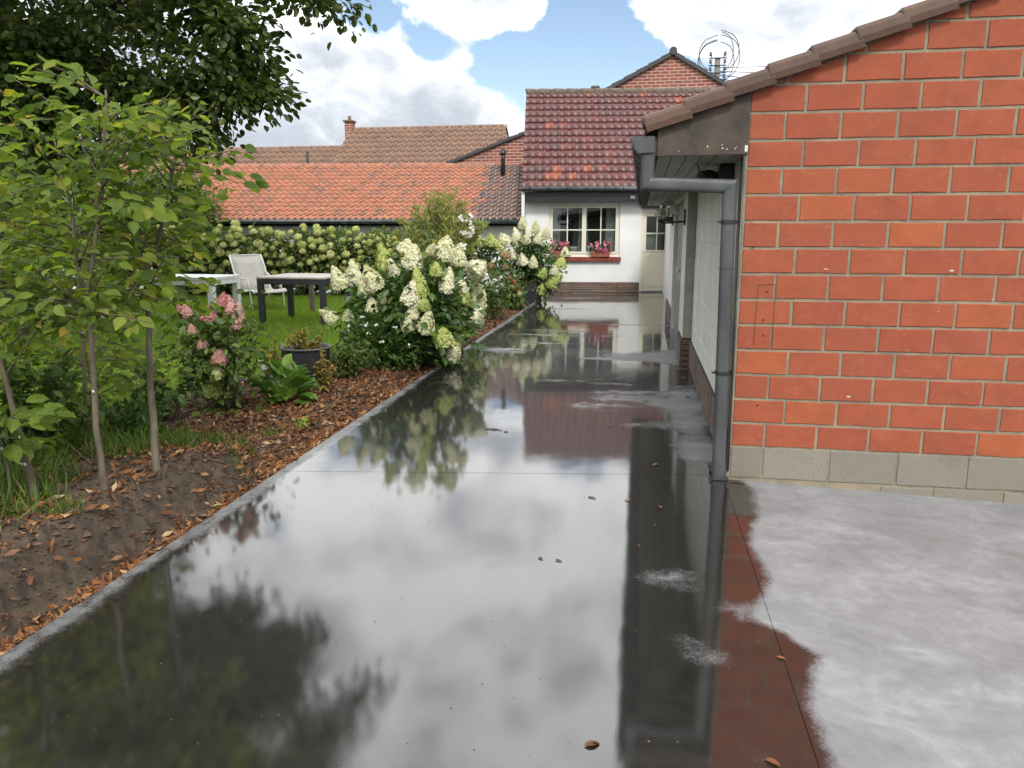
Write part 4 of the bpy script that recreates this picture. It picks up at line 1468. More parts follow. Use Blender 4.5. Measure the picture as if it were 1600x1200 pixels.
tile_roof(annex, (-10.42, -0.32, 1.80), (1, 0, 0), (0, math.cos(at), math.sin(at)), w, asl / nrow, ncol, nrow, amat, lambda c, r_: c >= ncol - 24, 300, 1.0, True)
for i in range(37):
    MB().tube([(-AX + i * 0.405, 2.70, 3.375), (-AX + i * 0.405 + 0.40, 2.70, 3.37)], 0.075, 8).build('ridge_tile', M['tile_orange'], annex)
vp = MB().tube([(3.84, 2.05, 2.95), (3.84, 2.05, 3.5), (3.84, 2.05, 3.62)], [0.065, 0.065, 0.065], 12).build('vent_pipe', M['black'], annex)
MB().lathe([(0.065, 0), (0.10, 0.02), (0.10, 0.05), (0.06, 0.16), (0, 0.16)], 14, (3.84, 2.05, 3.60)).build('vent_cowl', M['black'], vp)
for x0 in (-5.2, -1.4, 1.6):
    wn = MB().box(x0, x0 + 0.9, 0.03, 0.049, 0.7, 1.5).build('window', M['black'], annex)
    MB().box(x0 + 0.43, x0 + 0.47, 0.02, 0.0299, 0.7, 1.5).build('glazing_bar', M['greydoor'], wn)

# ================================================================== far buildings


def barn(x0, x1, y, zr, label, col_, half=4.6, drop=3.4):
    r = empty('farm_building', ((x0 + x1) / 2, y + half, 0), label, 'building', 'brown-roofed buildings behind')
    MB().prism([(y, 0), (y + 2 * half, 0), (y + 2 * half, zr - drop), (y + half, zr - .06), (y, zr - drop)], 'x', x0 + .05, x1 - .05).build('wall', M['farbrick'], r)
    n = int((x1 - x0) / 0.30)
    t = math.atan2(drop, half)
    sl = math.hypot(drop, half)
    nrw = int(sl / 0.36)
    ww = (x1 - x0) / n
    tile_roof(r, (x0, y - 0.2, zr - drop - .1), (1, 0, 0), (0, math.cos(t), math.sin(t)), ww, sl / nrw + 0.012, n, nrw, lambda c, q: 'tile_brown', lambda c, q: False, 0, 0.8, True)
    MB().prism([(y + half, zr - .02), (y + half, zr), (y + 2 * half + .2, zr - drop), (y + 2 * half + .2, zr - drop - .02)], 'x', x0, x1).build('rear_roof', M['tile_brown'], r)
    for i in range(int((x1 - x0) / 0.5)):
        MB().tube([(x0 + i * .5, y + half, zr + .02), (x0 + i * .5 + .49, y + half, zr + .02)], 0.10, 8).build('ridge_tile', M['tile_brown'], r)
    return r


b1 = barn(-26.0, -13.25, 30.0, 5.22, 'brown-tiled farm building with the lower ridge, left of the brick chimney', 0)
b2 = barn(-13.10, -5.95, 30.0, 5.98, 'brown-tiled farm building with the higher ridge, right of the brick chimney', 0)
ch = MB().box(-13.27, -12.93, 34.3, 34.7, 3.5, 6.30).build('chimney', M['farbrick'], b2)
MB().box(-13.33, -12.87, 34.24, 34.76, 6.30, 6.38).build('chimney_cap', M['ridge'], ch, 0.02)
MB().lathe([(0.08, 0), (0.07, 0.20), (0.0, 0.20)], 12, (-13.1, 34.5, 6.38)).build('chimney_pot', M['ridge'], ch)
MB().box(-13.16, -13.09, 29.75, 29.85, 2.0, 4.6).build('drain_pipe', M['zinc'], b2)


def gable_house(x0, xa, x1, z0l, za, z0r, y, label, w=0.14):
    r = empty('brick_house', ((x0 + x1) / 2, y, 0), label, 'house')
    o = MB().prism([(x0, 0), (x1, 0), (x1, z0r), (xa, za), (x0, z0l)], 'y', y, y + 7).build('wall', M['farbrick'], r)
    for (ax, az, bx, bz) in ((x0 - .25, z0l - (za - z0l) / (xa - x0) * .25, xa, za), (xa, za, x1 + .25, z0r - (za - z0r) / (x1 - xa) * .25)):
        n = max(3, int(math.hypot(bx - ax, bz - az) / 0.40))
        for i in range(n):
            t0, t1 = i / n, (i + 1) / n
            p, q = (ax + (bx - ax) * t0, az + (bz - az) * t0), (ax + (bx - ax) * t1, az + (bz - az) * t1)
            up = 0.02 if ax < xa - .01 and bx == xa else 0.0
            MB().prism([(p[0], p[1] - .02), (q[0], q[1] - .02), (q[0], q[1] + w - .03), (p[0], p[1] + w)] if bx == xa else [(p[0], p[1] - .02), (q[0], q[1] - .02), (q[0], q[1] + w), (p[0], p[1] + w - .03)], 'y', y - 0.10, y + 7.2).build('verge_tile', M['farbrickridge'], r)
    return r


gh = gable_house(-1.75, 0.845, 3.25, 6.02, 7.33, 5.9, 28.0, 'red brick gable with dark verge rising above the maroon roof')
MB().tube([(0.845, 27.86, 7.44), (0.845, 30.0, 7.44)], 0.13, 10).build('ridge_end', M['farbrickridge'], gh)
gable_house(-7.3, -1.0, 5.0, 3.86, 6.10, 3.9, 30.0 - 1.5, 'red brick gable with sloping dark verge behind the low tiled roof', 0.10)

# utility pole with cable loops
up = empty('utility_pole', (2.33, 28.9, 0), 'utility pole with a tangle of looped cables above the garage roof', 'utility pole')
PX, PY_ = 2.38, 28.9
MB().tube([(PX, PY_, 0), (PX, PY_, 7.35)], [0.15, 0.09], 12).build('pole', M['pole'], up)
for zz in (6.62, 6.86, 7.10, 7.34):
    for s in (-1, 1):
        o = MB().tube([(PX, PY_, zz), (PX + s * 0.20, PY_ - .05, zz + .02), (PX + s * 0.24, PY_ - .05, zz + .12)], 0.016, 6).build('insulator_bracket', M['black'], up)
        MB().lathe([(0, 0), (0.035, 0), (0.055, 0.04), (0.035, 0.05), (0.05, 0.09), (0.03, 0.13), (0, 0.13)], 10, (PX + s * 0.24, PY_ - .05, zz + .08)).build('insulator', M['porcelain'], o)
    MB().tube([(PX - .30, PY_ - .1, zz), (PX + .30, PY_ - .1, zz)], 0.018, 6).build('crossbar', M['black'], up)
for k in range(7):
    s = -1 if k % 2 else 1
    rr = random.uniform(.35, .62)
    hh = random.uniform(.3, .5)
    z0 = random.uniform(6.5, 6.9)
    pts = [(PX + s * (0.10 + rr * math.sin(t)) * (1 if t < 2.6 else .8), PY_ - .1 - .05 * k, z0 + 0.55 - (hh + .25) * math.cos(t) + .12) for t in np.linspace(0.2, 3.2, 14)]
    MB().tube(pts, 0.013, 5).build('cable_loop', M['cable'], up)
for k, (z1, x1) in enumerate(((8.35, 15), (7.6, 15), (7.0, 13), (6.6, 12))):
    z0 = 7.05 - k * .12
    pts = [(PX + (x1 - PX) * t, PY_ + 3 * t, z0 + (z1 - z0) * t - 0.5 * math.sin(math.pi * t) * .6) for t in np.linspace(0, 1, 14)]
    MB().tube(pts, 0.014, 5).build('wire', M['cable'], up)

# ================================================================== garden furniture


def table(name, x0, x1, y0, y1, h, leg, mleg, mtop, label, apron=0.07, th=0.03, z0=0.05):
    r = empty(name, ((x0 + x1) / 2, (y0 + y1) / 2, z0), label, 'table')
    MB().box(x0, x1, y0, y1, h - th, h).build('table_top', mtop, r, 0.006)
    MB().box(x0 + .01, x1 - .01, y0 + .008, y0 + .035, h - th - apron, h - th - .001).box(x0 + .01, x1 - .01, y1 - .035, y1 - .008, h - th - apron, h - th - .001).box(x0 + .01, x0 + .035, y0 + .036, y1 - .036, h - th - apron, h - th - .001).box(x1 - .035, x1 - .01, y0 + .036, y1 - .036, h - th - apron, h - th - .001).build('apron', mleg, r)
    for x in (x0 + .005, x1 - leg - .005):
        for y in (y0 + .003, y1 - leg - .003):
            MB().box(x, x + leg, y, y + leg, z0 - 0.01, h - th - .0015).build('leg', mleg, r, 0.004)
    return r


t1 = table('garden_table', -5.99, -4.86, 11.42, 12.55, 0.83, 0.085, M['anthracite'], M['tabletop'], 'square anthracite garden table with pale top on the lawn', 0.085)
table('white_table', -8.95, -6.85, 11.6, 12.5, 0.80, 0.10, M['whitepaint'], M['whitepaint'], 'long white garden table half hidden behind the saplings', 0.08, 0.05)
bn = empty('white_bench', (-9.9, 12.9, 0.05), 'low white garden bench left of the white table behind the leaves', 'bench')
for k in range(4):
    MB().box(-11.0, -8.9, 12.7 + k * 0.105, 12.7 + k * 0.105 + 0.09, 0.47, 0.505).build('seat_slat', M['whitepaint'], bn, 0.006)
for x in (-10.8, -9.2):
    MB().box(x, x + .08, 12.72, 13.08, 0.03, 0.469).build('leg', M['whitepaint'], bn, 0.006)
    MB().box(x, x + .08, 13.09, 13.15, 0.03, 0.95).build('back_post', M['whitepaint'], bn, 0.006)
for zz in (0.62, 0.78):
    MB().box(-11.0, -8.9, 13.06, 13.089, zz, zz + .10).build('back_slat', M['whitepaint'], bn, 0.006)

lc = empty('lounge_chair', (-7.30, 14.0, 0.05), 'pale sling lounge chair with tall back beside the anthracite table', 'lounge chair', rz=R(-42))
LOCAL.add(lc.name)
prof = [(-0.62, 1.02), (-0.50, 0.86), (-0.30, 0.50), (-0.20, 0.38), (-0.05, 0.34), (0.25, 0.37), (0.50, 0.40), (0.62, 0.36)]


def sling(a, b, nm):
    vs, fs = [], []
    p = prof[a:b]
    for i, (u, z) in enumerate(p):
        for w_ in (-0.30, -0.15, 0, 0.15, 0.30):
            sag = -0.018 * (1 - (w_ / 0.30) ** 2)
            vs.append((u, w_, z + sag))
    for i in range(len(p) - 1):
        for j in range(4):
            fs.append((i * 5 + j, i * 5 + j + 1, i * 5 + 6 + j, i * 5 + 5 + j))
    o = MB().add(vs, fs, True).build(nm, M['sling'], lc)
    s = o.modifiers.new('thick', 'SOLIDIFY')
    s.thickness = 0.008
    return o


sling(0, 4, 'backrest')
sling(3, 8, 'seat')
for s in (-0.315, 0.315):
    MB().tube([(u, s, z) for u, z in prof], 0.016, 8).build('side_rail', M['whitepaint'], lc)
    MB().tube([(-0.42, s, 0.70), (-0.15, s, 0.60), (0.30, s, 0.60), (0.36, s, 0.39)], 0.016, 8).build('armrest', M['whitepaint'], lc)
    MB().tube([(0.40, s, 0.39), (0.46, s, 0.0)], 0.014, 8).build('leg', M['whitepaint'], lc)
    MB().tube([(-0.22, s, 0.40), (-0.46, s, 0.0)], 0.014, 8).build('leg', M['whitepaint'], lc)
MB().tube([(-0.62, -0.31, 1.02), (-0.62, 0.31, 1.02)], 0.014, 8).build('top_rail', M['whitepaint'], lc)

for x, y, h, lab in ((-5.95, 13.4, 0.62, 'weathered wooden stake behind the garden table, nearer its far leg'), (-5.38, 13.8, 0.58, 'weathered wooden stake behind the garden table, nearer the white hydrangea')):
    o = MB().prism([(x - .04, 0.0), (x + .04, 0.0), (x + .04, h - .05), (x, h), (x - .04, h - .05)], 'y', y - .035, y + .035).build('wooden_stake', M['wood'], None, 0.006)
    tag(o, lab, 'stake', 'stakes in the lawn')
pk = empty('plant_label', (-5.03, 11.75, 0.42), 'small white plastic tag hanging under the garden table', 'tag')
MB().tube([(-5.02, 11.75, 0.72), (-5.03, 11.75, 0.58)], 0.002, 5).build('string', M['twig'], pk)
MB().prism([(-5.10, 0.44), (-5.04, 0.42), (-4.99, 0.56), (-5.03, 0.585), (-5.07, 0.56)], 'y', 11.748, 11.752).build('card', M['whitepaint'], pk)
kb = MB().lathe([(0, 0), (0.085, 0), (0.09, 0.26), (0.07, 0.30), (0, 0.30)], 16, (-2.55, 10.9, 0.0)).build('garden_bollard', M['stone'])
tag(kb, 'small grey round bollard in the grass behind the white hydrangea', 'bollard')

# tall dark planter at the far hydrangea
pt = empty('dark_planter', (-2.42, 16.95, 0), 'dark square planter at the driveway edge under the far hydrangea', 'planter')
MB().prism([(-2.60, -0.05), (-2.26, -0.05), (-2.22, 0.42), (-2.64, 0.42)], 'y', 16.7, 17.1).build('body', M['anthracite'], pt, 0.015)
MB().box(-2.60, -2.26, 16.74, 17.06, 0.421, 0.425).build('soil', M['soil'], pt)

# zinc tub
zt = empty('zinc_tub', (-3.22, 7.05, -0.03), 'old dented zinc tub in the bark bed with withered stems', 'tub')
cz = (-3.22, 7.05, -0.03)
MB().lathe([(0.0, 0.0), (0.17, 0.0), (0.175, 0.02), (0.235, 0.44), (0.245, 0.455), (0.238, 0.465), (0.225, 0.45), (0.20, 0.30), (0.0, 0.28)], 28, cz).build('body', M['galv'], zt)
MB().tube([(cz[0] + 0.245 * math.cos(a), cz[1] + 0.245 * math.sin(a), cz[2] + 0.458) for a in np.linspace(0, 2 * math.pi, 29)], 0.010, 6, False).build('rim', M['zinc'], zt)
MB().tube([(cz[0] + 0.20 * math.cos(a), cz[1] + 0.20 * math.sin(a), cz[2] + 0.20) for a in np.linspace(0, 2 * math.pi, 29)], 0.006, 6, False).build('rib', M['galv'], zt)

# ================================================================== plants


def bez(a, b, c, n=6):
    a, b, c = np.array(a), np.array(b), np.array(c)
    return [tuple((1 - t) ** 2 * a + 2 * t * (1 - t) * b + t * t * c) for t in np.linspace(0, 1, n)]


def floret_tmpl():
    v, f = [], []
    v.append((0, 0.5, 0))
    for k in range(8):
        a = math.pi * k / 4
        rr = 0.5 if k % 2 == 0 else 0.26
        v.append((rr * math.cos(a), 0.5 + rr * math.sin(a), 0.14 if k % 2 == 0 else 0.05))
    f = [(0, 1 + k, 1 + (k + 1) % 8) for k in range(8)]
    return np.array(v), [np.array(f)]


FT = floret_tmpl()


def head_mesh(kind, mat, seed):
    """flower head inside a box of width 1 and height 1, base at z=0"""
    rs = np.random.default_rng(seed)
    if kind == 'cone':
        n = 330
        t = rs.random(n) ** 1.25
        prof = 0.52 * np.clip(1 - t ** 1.45, 0, 1) ** .72 * (0.75 + 0.25 * np.clip(t * 6, 0, 1))
        a = rs.random(n) * 2 * np.pi
        lump = 1 + 0.10 * np.sin(3 * a + seed) * np.sin(5 * t * 3 + seed) + rs.normal(size=n) * .04
        P = np.stack([prof * lump * np.cos(a), prof * lump * np.sin(a), t], 1)
        Nn = np.stack([np.cos(a), np.sin(a), 0.25 + 0.9 * t], 1) + rs.normal(size=(n, 3)) * .35
        S = rs.uniform(.13, .20, n)
        core = [(0.0, .02), (0.36, .06), (0.39, .22), (0.30, .5), (0.15, .76), (0.0, .93)]
    else:
        n = 260
        d = nrm(rs.normal(size=(n, 3)))
        d[:, 2] = np.abs(d[:, 2] + .25) - .25
        P = d * 0.5 * (1 + rs.normal(size=(n, 1)) * .06)
        P[:, 2] = P[:, 2] * 1.0 + 0.5
        Nn = d + rs.normal(size=(n, 3)) * .35
        S = rs.uniform(.15, .22, n)
        core = [(0, .1), (.28, .14), (.42, .4), (.38, .68), (.2, .88), (0, .92)]
    D = nrm(np.cross(nrm(Nn), rs.normal(size=(n, 3))))
    X, Dn, Z = frames(D, nrm(Nn))
    tv, tp = FT
    tv = tv - np.array([0, .5, 0])
    V = P[:, None, :] + S[:, None, None] * (tv[None, :, 0:1] * X[:, None] + tv[None, :, 1:2] * Dn[:, None] + tv[None, :, 2:3] * Z[:, None])
    k = len(tv)
    pol = (tp[0][None] + (np.arange(n) * k)[:, None, None]).reshape(-1, 3)
    cm = MB().lathe(core, 10)
    V2 = np.concatenate([V.reshape(-1, 3), np.array(cm.V)])
    pc = np.array(cm.F) + n * k
    return np_mesh('flower_head', V2, [pol, pc], mat)


HEADS = {}


def head(kind, mk, i):
    key = (kind, mk, i % 4)
    if key not in HEADS:
        HEADS[key] = head_mesh(kind, M[mk], 100 + 7 * (i % 4) + len(HEADS))
    return HEADS[key]


def hydrangea(name, label, base, heads, kinds, leafmat, nleaf, lsize, group=None, spread=0.14, shape='cone', tmin=0.25, clear=1.0, fill=None):
    """heads: (x,y,z,w,h,k)"""
    r = empty(name, base, label, 'hydrangea', group)
    b = np.array(base, float)
    P, D, Nn = [], [], []
    for i, (x, y, z, w_, h_, k) in enumerate(heads):
        hp = np.array([x, y, z - h_ * 0.45])
        out = hp - b
        tilt = np.array([out[0], out[1], 0]) * ((0.28 if shape == 'cone' else .55) / max(0.3, np.linalg.norm(out[:2])))
        up = nrm(np.array([tilt[0], tilt[1], 1.0]) + rng.normal(size=3) * .16)
        if shape == 'cone' and random.random() < .12:
            up = nrm(up + np.array([out[0], out[1], -0.2]) * .8)
        q = Vector(up).to_track_quat('Z', 'Y').to_matrix().to_4x4()
        s = Matrix.Diagonal((w_ * random.uniform(1.0, 1.15), w_ * random.uniform(1.0, 1.15), h_ * (1.28 if shape == 'cone' else 1.25), 1))
        o = link_mesh('flower_head', head(shape, kinds[k], i), r, Matrix.Translation(hp) @ q @ s @ Matrix.Rotation(random.uniform(0, 6.28), 4, 'Z'))
        st = b + np.array([random.uniform(-.10, .10), random.uniform(-.10, .10), 0])
        mid = st * .45 + hp * .55 + np.array([0, 0, 0.18 * np.linalg.norm(out)])
        path = bez(st, mid, hp + up * h_ * .1, 7)
        MB().tube(path, [0.007] * 4 + [0.0045] * 3, 5).build('stem', M['stem'], r)
        m = max(6, int(nleaf / len(heads)))
        t = rng.uniform(tmin, .97, m)
        pa = np.array(path)
        pp = np.stack([np.interp(t, np.linspace(0, 1, 7), pa[:, j]) for j in range(3)], 1) + rng.normal(size=(m, 3)) * spread * [1, 1, .8]
        pp[:, 2] = np.maximum(pp[:, 2], b[2] + .04)
        P.append(pp)
        dd = nrm(pp - np.stack([np.interp(t * .8, np.linspace(0, 1, 7), pa[:, j]) for j in range(3)], 1) + rng.normal(size=(m, 3)) * .3)
        dd[:, 2] -= 0.15
        D.append(dd)
        Nn.append(nrm(rng.normal(size=(m, 3)) * .45 + [0, -.25, 1.0]))
    if fill:
        c, rad, n = fill
        d = rand_dirs(n)
        rr = rng.random((n, 1)) ** (1 / 2.2)
        pp = np.array(c) + d * rr * np.array(rad)
        pp = pp[pp[:, 2] > b[2] + .03]
        P.append(pp)
        D.append(nrm(pp - np.array(c) + rng.normal(size=pp.shape) * .4))
        Nn.append(nrm(rng.normal(size=pp.shape) * .5 + [0, -.3, .9]))
    P, D, Nn = np.concatenate(P), np.concatenate(D), np.concatenate(Nn)
    scatter_obj('foliage', M[leafmat], tmpl_oval(.30, .07, .18), P, D, Nn, rng.uniform(.6, 1.15, len(P)) * lsize, r, smooth=True)
    return r


FRONT= [(-3.433, 8.581, 0.982, 0.191, 0.211, 0), (-3.199, 8.434, 1.049, 0.168, 0.217, 0), (-2.906, 8.296, 1.005, 0.214, 0.223, 0), (-3.069, 8.327, 0.891, 0.117, 0.175, 0), (-2.831, 8.377, 1.241, 0.176, 0.216, 1), (-2.615, 8.434, 1.37, 0.197, 0.118, 0), (-2.51, 8.33, 1.245, 0.224, 0.195, 0), (-2.691, 8.292, 1.137, 0.116, 0.155, 0), (-2.186, 8.458, 1.331, 0.228, 0.198, 0), (-2.326, 8.441, 1.361, 0.099, 0.119, 0), (-2.008, 8.482, 1.252, 0.159, 0.179, 0), (-1.865, 8.525, 1.152, 0.229, 0.17, 0), (-1.824, 8.478, 1.045, 0.149, 0.139, 0), (-2.22, 8.295, 1.121, 0.136, 0.116, 1), (-2.105, 8.277, 0.981, 0.165, 0.213, 0), (-1.956, 8.328, 0.934, 0.156, 0.107, 0), (-2.377, 8.222, 0.956, 0.173, 0.25, 1), (-2.497, 8.205, 0.858, 0.211, 0.211, 0), (-2.345, 8.205, 0.771, 0.134, 0.096, 1), (-1.953, 8.31, 0.807, 0.214, 0.156, 1), (-1.794, 8.421, 0.8, 0.187, 0.197, 0), (-1.859, 8.38, 0.612, 0.235, 0.176, 0), (-1.754, 8.471, 0.655, 0.079, 0.099, 1), (-2.481, 8.204, 0.66, 0.154, 0.144, 0), (-2.531, 8.22, 0.547, 0.164, 0.144, 0), (-2.346, 8.225, 0.55, 0.183, 0.202, 0), (-1.962, 8.369, 0.439, 0.137, 0.118, 1), (-2.155, 8.311, 0.382, 0.214, 0.156, 1), (-2.052, 8.392, 0.301, 0.137, 0.098, 1), (-2.097, 8.44, 0.2, 0.168, 0.148, 0), (-2.542, 8.46, 0.039, 0.119, 0.099, 0), (-3.552, 8.637, 0.575, 0.152, 0.172, 0), (-3.291, 8.425, 0.581, 0.158, 0.099, 0), (-2.951, 8.273, 0.705, 0.155, 0.136, 0), (-2.821, 8.241, 0.801, 0.077, 0.087, 0)]
FAR= [(-2.576, 17.011, 1.699, 0.189, 0.201, 0), (-2.275, 16.935, 1.607, 0.188, 0.211, 0), (-2.061, 16.913, 1.493, 0.199, 0.211, 0), (-2.66, 16.843, 1.448, 0.187, 0.21, 0), (-2.415, 16.847, 1.493, 0.14, 0.164, 0), (-2.452, 16.785, 1.357, 0.186, 0.163, 0), (-2.211, 16.812, 1.38, 0.21, 0.198, 0), (-2.711, 16.793, 1.3, 0.116, 0.163, 0), (-2.923, 16.866, 1.333, 0.281, 0.211, 0), (-3.222, 16.997, 1.249, 0.189, 0.212, 0), (-2.75, 16.745, 1.038, 0.163, 0.221, 0), (-2.52, 16.704, 0.903, 0.232, 0.209, 0), (-2.298, 16.704, 0.859, 0.197, 0.197, 0), (-1.623, 17.003, 1.059, 0.212, 0.177, 0), (-1.747, 16.873, 0.833, 0.257, 0.187, 1), (-1.868, 16.821, 0.685, 0.187, 0.163, 0), (-2.127, 16.743, 0.652, 0.221, 0.174, 1), (-1.928, 16.857, 0.44, 0.245, 0.222, 1), (-1.793, 16.893, 0.543, 0.164, 0.141, 1), (-2.162, 16.852, 0.275, 0.222, 0.199, 1), (-2.437, 16.88, 0.164, 0.14, 0.129, 0), (-2.126, 16.787, 1.267, 0.093, 0.116, 0)]
FADED= [(-2.694, 15.354, 1.037, 0.213, 0.128, 2), (-2.941, 15.331, 0.815, 0.149, 0.138, 2), (-2.676, 15.312, 0.818, 0.127, 0.106, 2), (-2.61, 15.301, 0.618, 0.106, 0.085, 2), (-2.514, 15.308, 0.523, 0.117, 0.085, 3), (-2.462, 15.327, 0.363, 0.106, 0.096, 3), (-2.951, 15.32, 0.624, 0.106, 0.096, 2), (-2.525, 15.314, 0.427, 0.106, 0.096, 0), (-2.401, 15.35, 0.276, 0.117, 0.128, 0), (-2.508, 15.343, 0.243, 0.106, 0.085, 0), (-2.617, 15.339, 0.231, 0.085, 0.085, 0), (-2.528, 15.396, 0.055, 0.085, 0.075, 0), (-2.431, 15.407, 0.067, 0.085, 0.075, 0), (-2.376, 15.401, 0.111, 0.085, 0.075, 0)]
ROSE= [(-2.66, 13.32, 0.763, 0.055, 0.055, 0), (-2.572, 13.302, 0.663, 0.055, 0.055, 0), (-2.498, 13.315, 0.709, 0.046, 0.046, 0), (-2.472, 13.323, 0.504, 0.037, 0.037, 0), (-2.371, 13.344, 0.616, 0.046, 0.046, 0), (-2.409, 13.345, 0.745, 0.046, 0.046, 0), (-2.545, 13.308, 0.533, 0.046, 0.046, 0), (-2.431, 13.408, 0.32, 0.046, 0.046, 0), (-2.566, 13.53, 1.032, 0.047, 0.047, 0), (-2.776, 13.322, 0.613, 0.046, 0.046, 0), (-2.638, 13.301, 0.634, 0.046, 0.046, 0), (-2.697, 13.313, 0.707, 0.046, 0.046, 0), (-2.452, 13.317, 0.598, 0.037, 0.037, 0)]
PINK= [(-3.3, 5.707, 0.997, 0.095, 0.095, 0), (-3.253, 5.733, 0.944, 0.111, 0.111, 0), (-3.392, 5.661, 0.889, 0.118, 0.094, 0), (-3.219, 5.78, 0.889, 0.112, 0.128, 0), (-3.587, 5.666, 0.92, 0.094, 0.079, 0), (-3.656, 5.706, 1.061, 0.071, 0.047, 0), (-3.536, 5.652, 0.767, 0.078, 0.063, 0), (-3.221, 5.771, 0.803, 0.08, 0.08, 0), (-3.811, 5.773, 1.071, 0.064, 0.064, 0), (-3.466, 5.659, 0.656, 0.078, 0.063, 0), (-3.364, 5.706, 0.537, 0.127, 0.095, 1), (-3.405, 5.744, 0.406, 0.112, 0.096, 2), (-3.51, 5.819, 0.244, 0.129, 0.129, 2), (-3.64, 5.679, 0.943, 0.063, 0.063, 0)]



def keep_back(h, xmin, kmax):
    """walk a head away from the camera along its bearing until it hangs no farther over the drive than xmin"""
    x, y, z, w_, h_, k = h
    f = min(kmax, max(1.0, xmin / x))
    return (x * f, y * f, 1.55 + (z - 1.55) * f, w_ * f, h_ * f, k)


front = [keep_back(h, -2.13, 1.22) for h in FRONT]
hydrangea('hydrangea_bush', 'big cone-flowered white hydrangea leaning over the driveway edge', (-2.75, 8.85, 0.02), front, {0: 'fl_cream', 1: 'fl_green'}, 'leaf_hyd', 1500, 0.115, fill=((-2.72, 8.85, 0.55), (0.72, 0.75, 0.62), 1500))
low = empty('low_shrub', (-2.85, 8.25, 0.02), 'dark leafy low shrub with tiny white flowers under the big hydrangea', 'shrub')
n = 2300
d_ = rand_dirs(n)
pp = np.array([-2.86, 8.22, 0.28]) + d_ * (rng.random((n, 1)) ** .45) * [0.46, 0.36, 0.36]
pp = pp[pp[:, 2] > .03]
scatter_obj('foliage', M['leaf_hyd'], tmpl_oval(.20, .06, .12), pp, nrm(pp - [-2.86, 8.22, 0.1] + rng.normal(size=pp.shape) * .2), nrm(rng.normal(size=pp.shape) * .5 + [0, -.3, 1]), rng.uniform(.05, .095, len(pp)), low)
for i in range(12):
    dd = nrm(rng.normal(size=3) + [0, -.6, .9])
    c = np.array([-2.86, 8.22, .28]) + dd * [0.46, 0.36, 0.36]
    k = 6
    scatter_obj('blossom', M['fl_white'], tmpl_diamond(.5), c + rng.normal(size=(k, 3)) * .008, rand_dirs(k), rand_dirs(k) + [0, -1, .6], np.full(k, .028), low)
    MB().tube([(-2.86, 8.25, .03), tuple(c * .5 + np.array([-2.86, 8.22, .2]) * .5), tuple(c)], .003, 4).build('stem', M['stem'], low)

far = [keep_back(h, -1.80, 1.08) for h in FAR]
hydrangea('hydrangea_bush', 'tall white hydrangea at the house end of the driveway, beside the window', (-2.5, 17.4, 0.02), far, {0: 'fl_cream', 1: 'fl_green'}, 'leaf_hyd', 1500, 0.10, fill=((-2.42, 17.35, 0.75), (0.55, 0.5, 0.75), 1500))
hydrangea('hydrangea_bush', 'hydrangea with faded brown and russet heads beside the dark planter', (-2.78, 15.6, 0.02), FADED, {0: 'fl_snow', 2: 'fl_faded', 3: 'fl_red'}, 'leaf_hyd', 800, 0.085, shape='ball', fill=((-2.78, 15.6, 0.45), (0.42, 0.35, 0.5), 900))
cream = [(-3.35 + random.uniform(-.5, .45), 16.4 + random.uniform(-.3, .3), 1.1 + random.uniform(-.15, .28), .2, .17, 1) for i in range(14)]
hydrangea('hydrangea_bush', 'lime-cream hydrangea between the oleander and the tall white hydrangea', (-3.4, 16.6, 0.02), cream, {1: 'fl_green'}, 'leaf_hyd', 900, 0.09, fill=((-3.4, 16.6, .6), (.6, .4, .6), 700))
rose = empty('rose_bush', (-2.62, 13.5, 0.02), 'small rose bush dotted with tiny white flowers by the driveway edge', 'rose bush')
n = 1500
pp = np.array([-2.6, 13.5, 0.42]) + rand_dirs(n) * (rng.random((n, 1)) ** .5) * [0.36, 0.34, 0.46]
pp = pp[pp[:, 2] > .03]
scatter_obj('foliage', M['leaf_hedge'], tmpl_oval(.28), pp, rand_dirs(len(pp)) + [0, -.2, .3], rand_dirs(len(pp)) * .6 + [0, -.3, 1], rng.uniform(.04, .07, len(pp)), rose)
for (x, y, z, w_, h_, k) in ROSE:
    kk = 9
    scatter_obj('blossom', M['fl_white'], tmpl_diamond(.5), np.array([x, y, z]) + rng.normal(size=(kk, 3)) * .010, rand_dirs(kk), rand_dirs(kk) + [0, -1, .6], np.full(kk, w_ * .95), rose)
for i in range(9):
    a = random.uniform(0, 6.28)
    MB().tube(bez((-2.6, 13.5, 0.02), (-2.6 + .1 * math.cos(a), 13.5 + .1 * math.sin(a), .4), (-2.6 + .3 * math.cos(a), 13.5 + .25 * math.sin(a), random.uniform(.5, .85))), .005, 5).build('stem', M['stem'], rose)

hydrangea('hydrangea_bush', 'hydrangea with dusty pink heads behind the saplings', (-3.5, 6.0, 0.03), PINK, {0: 'fl_pink', 1: 'fl_pink', 2: 'fl_green'}, 'leaf_hedge', 700, 0.085, fill=((-3.5, 6.0, .5), (.36, .3, .42), 480))

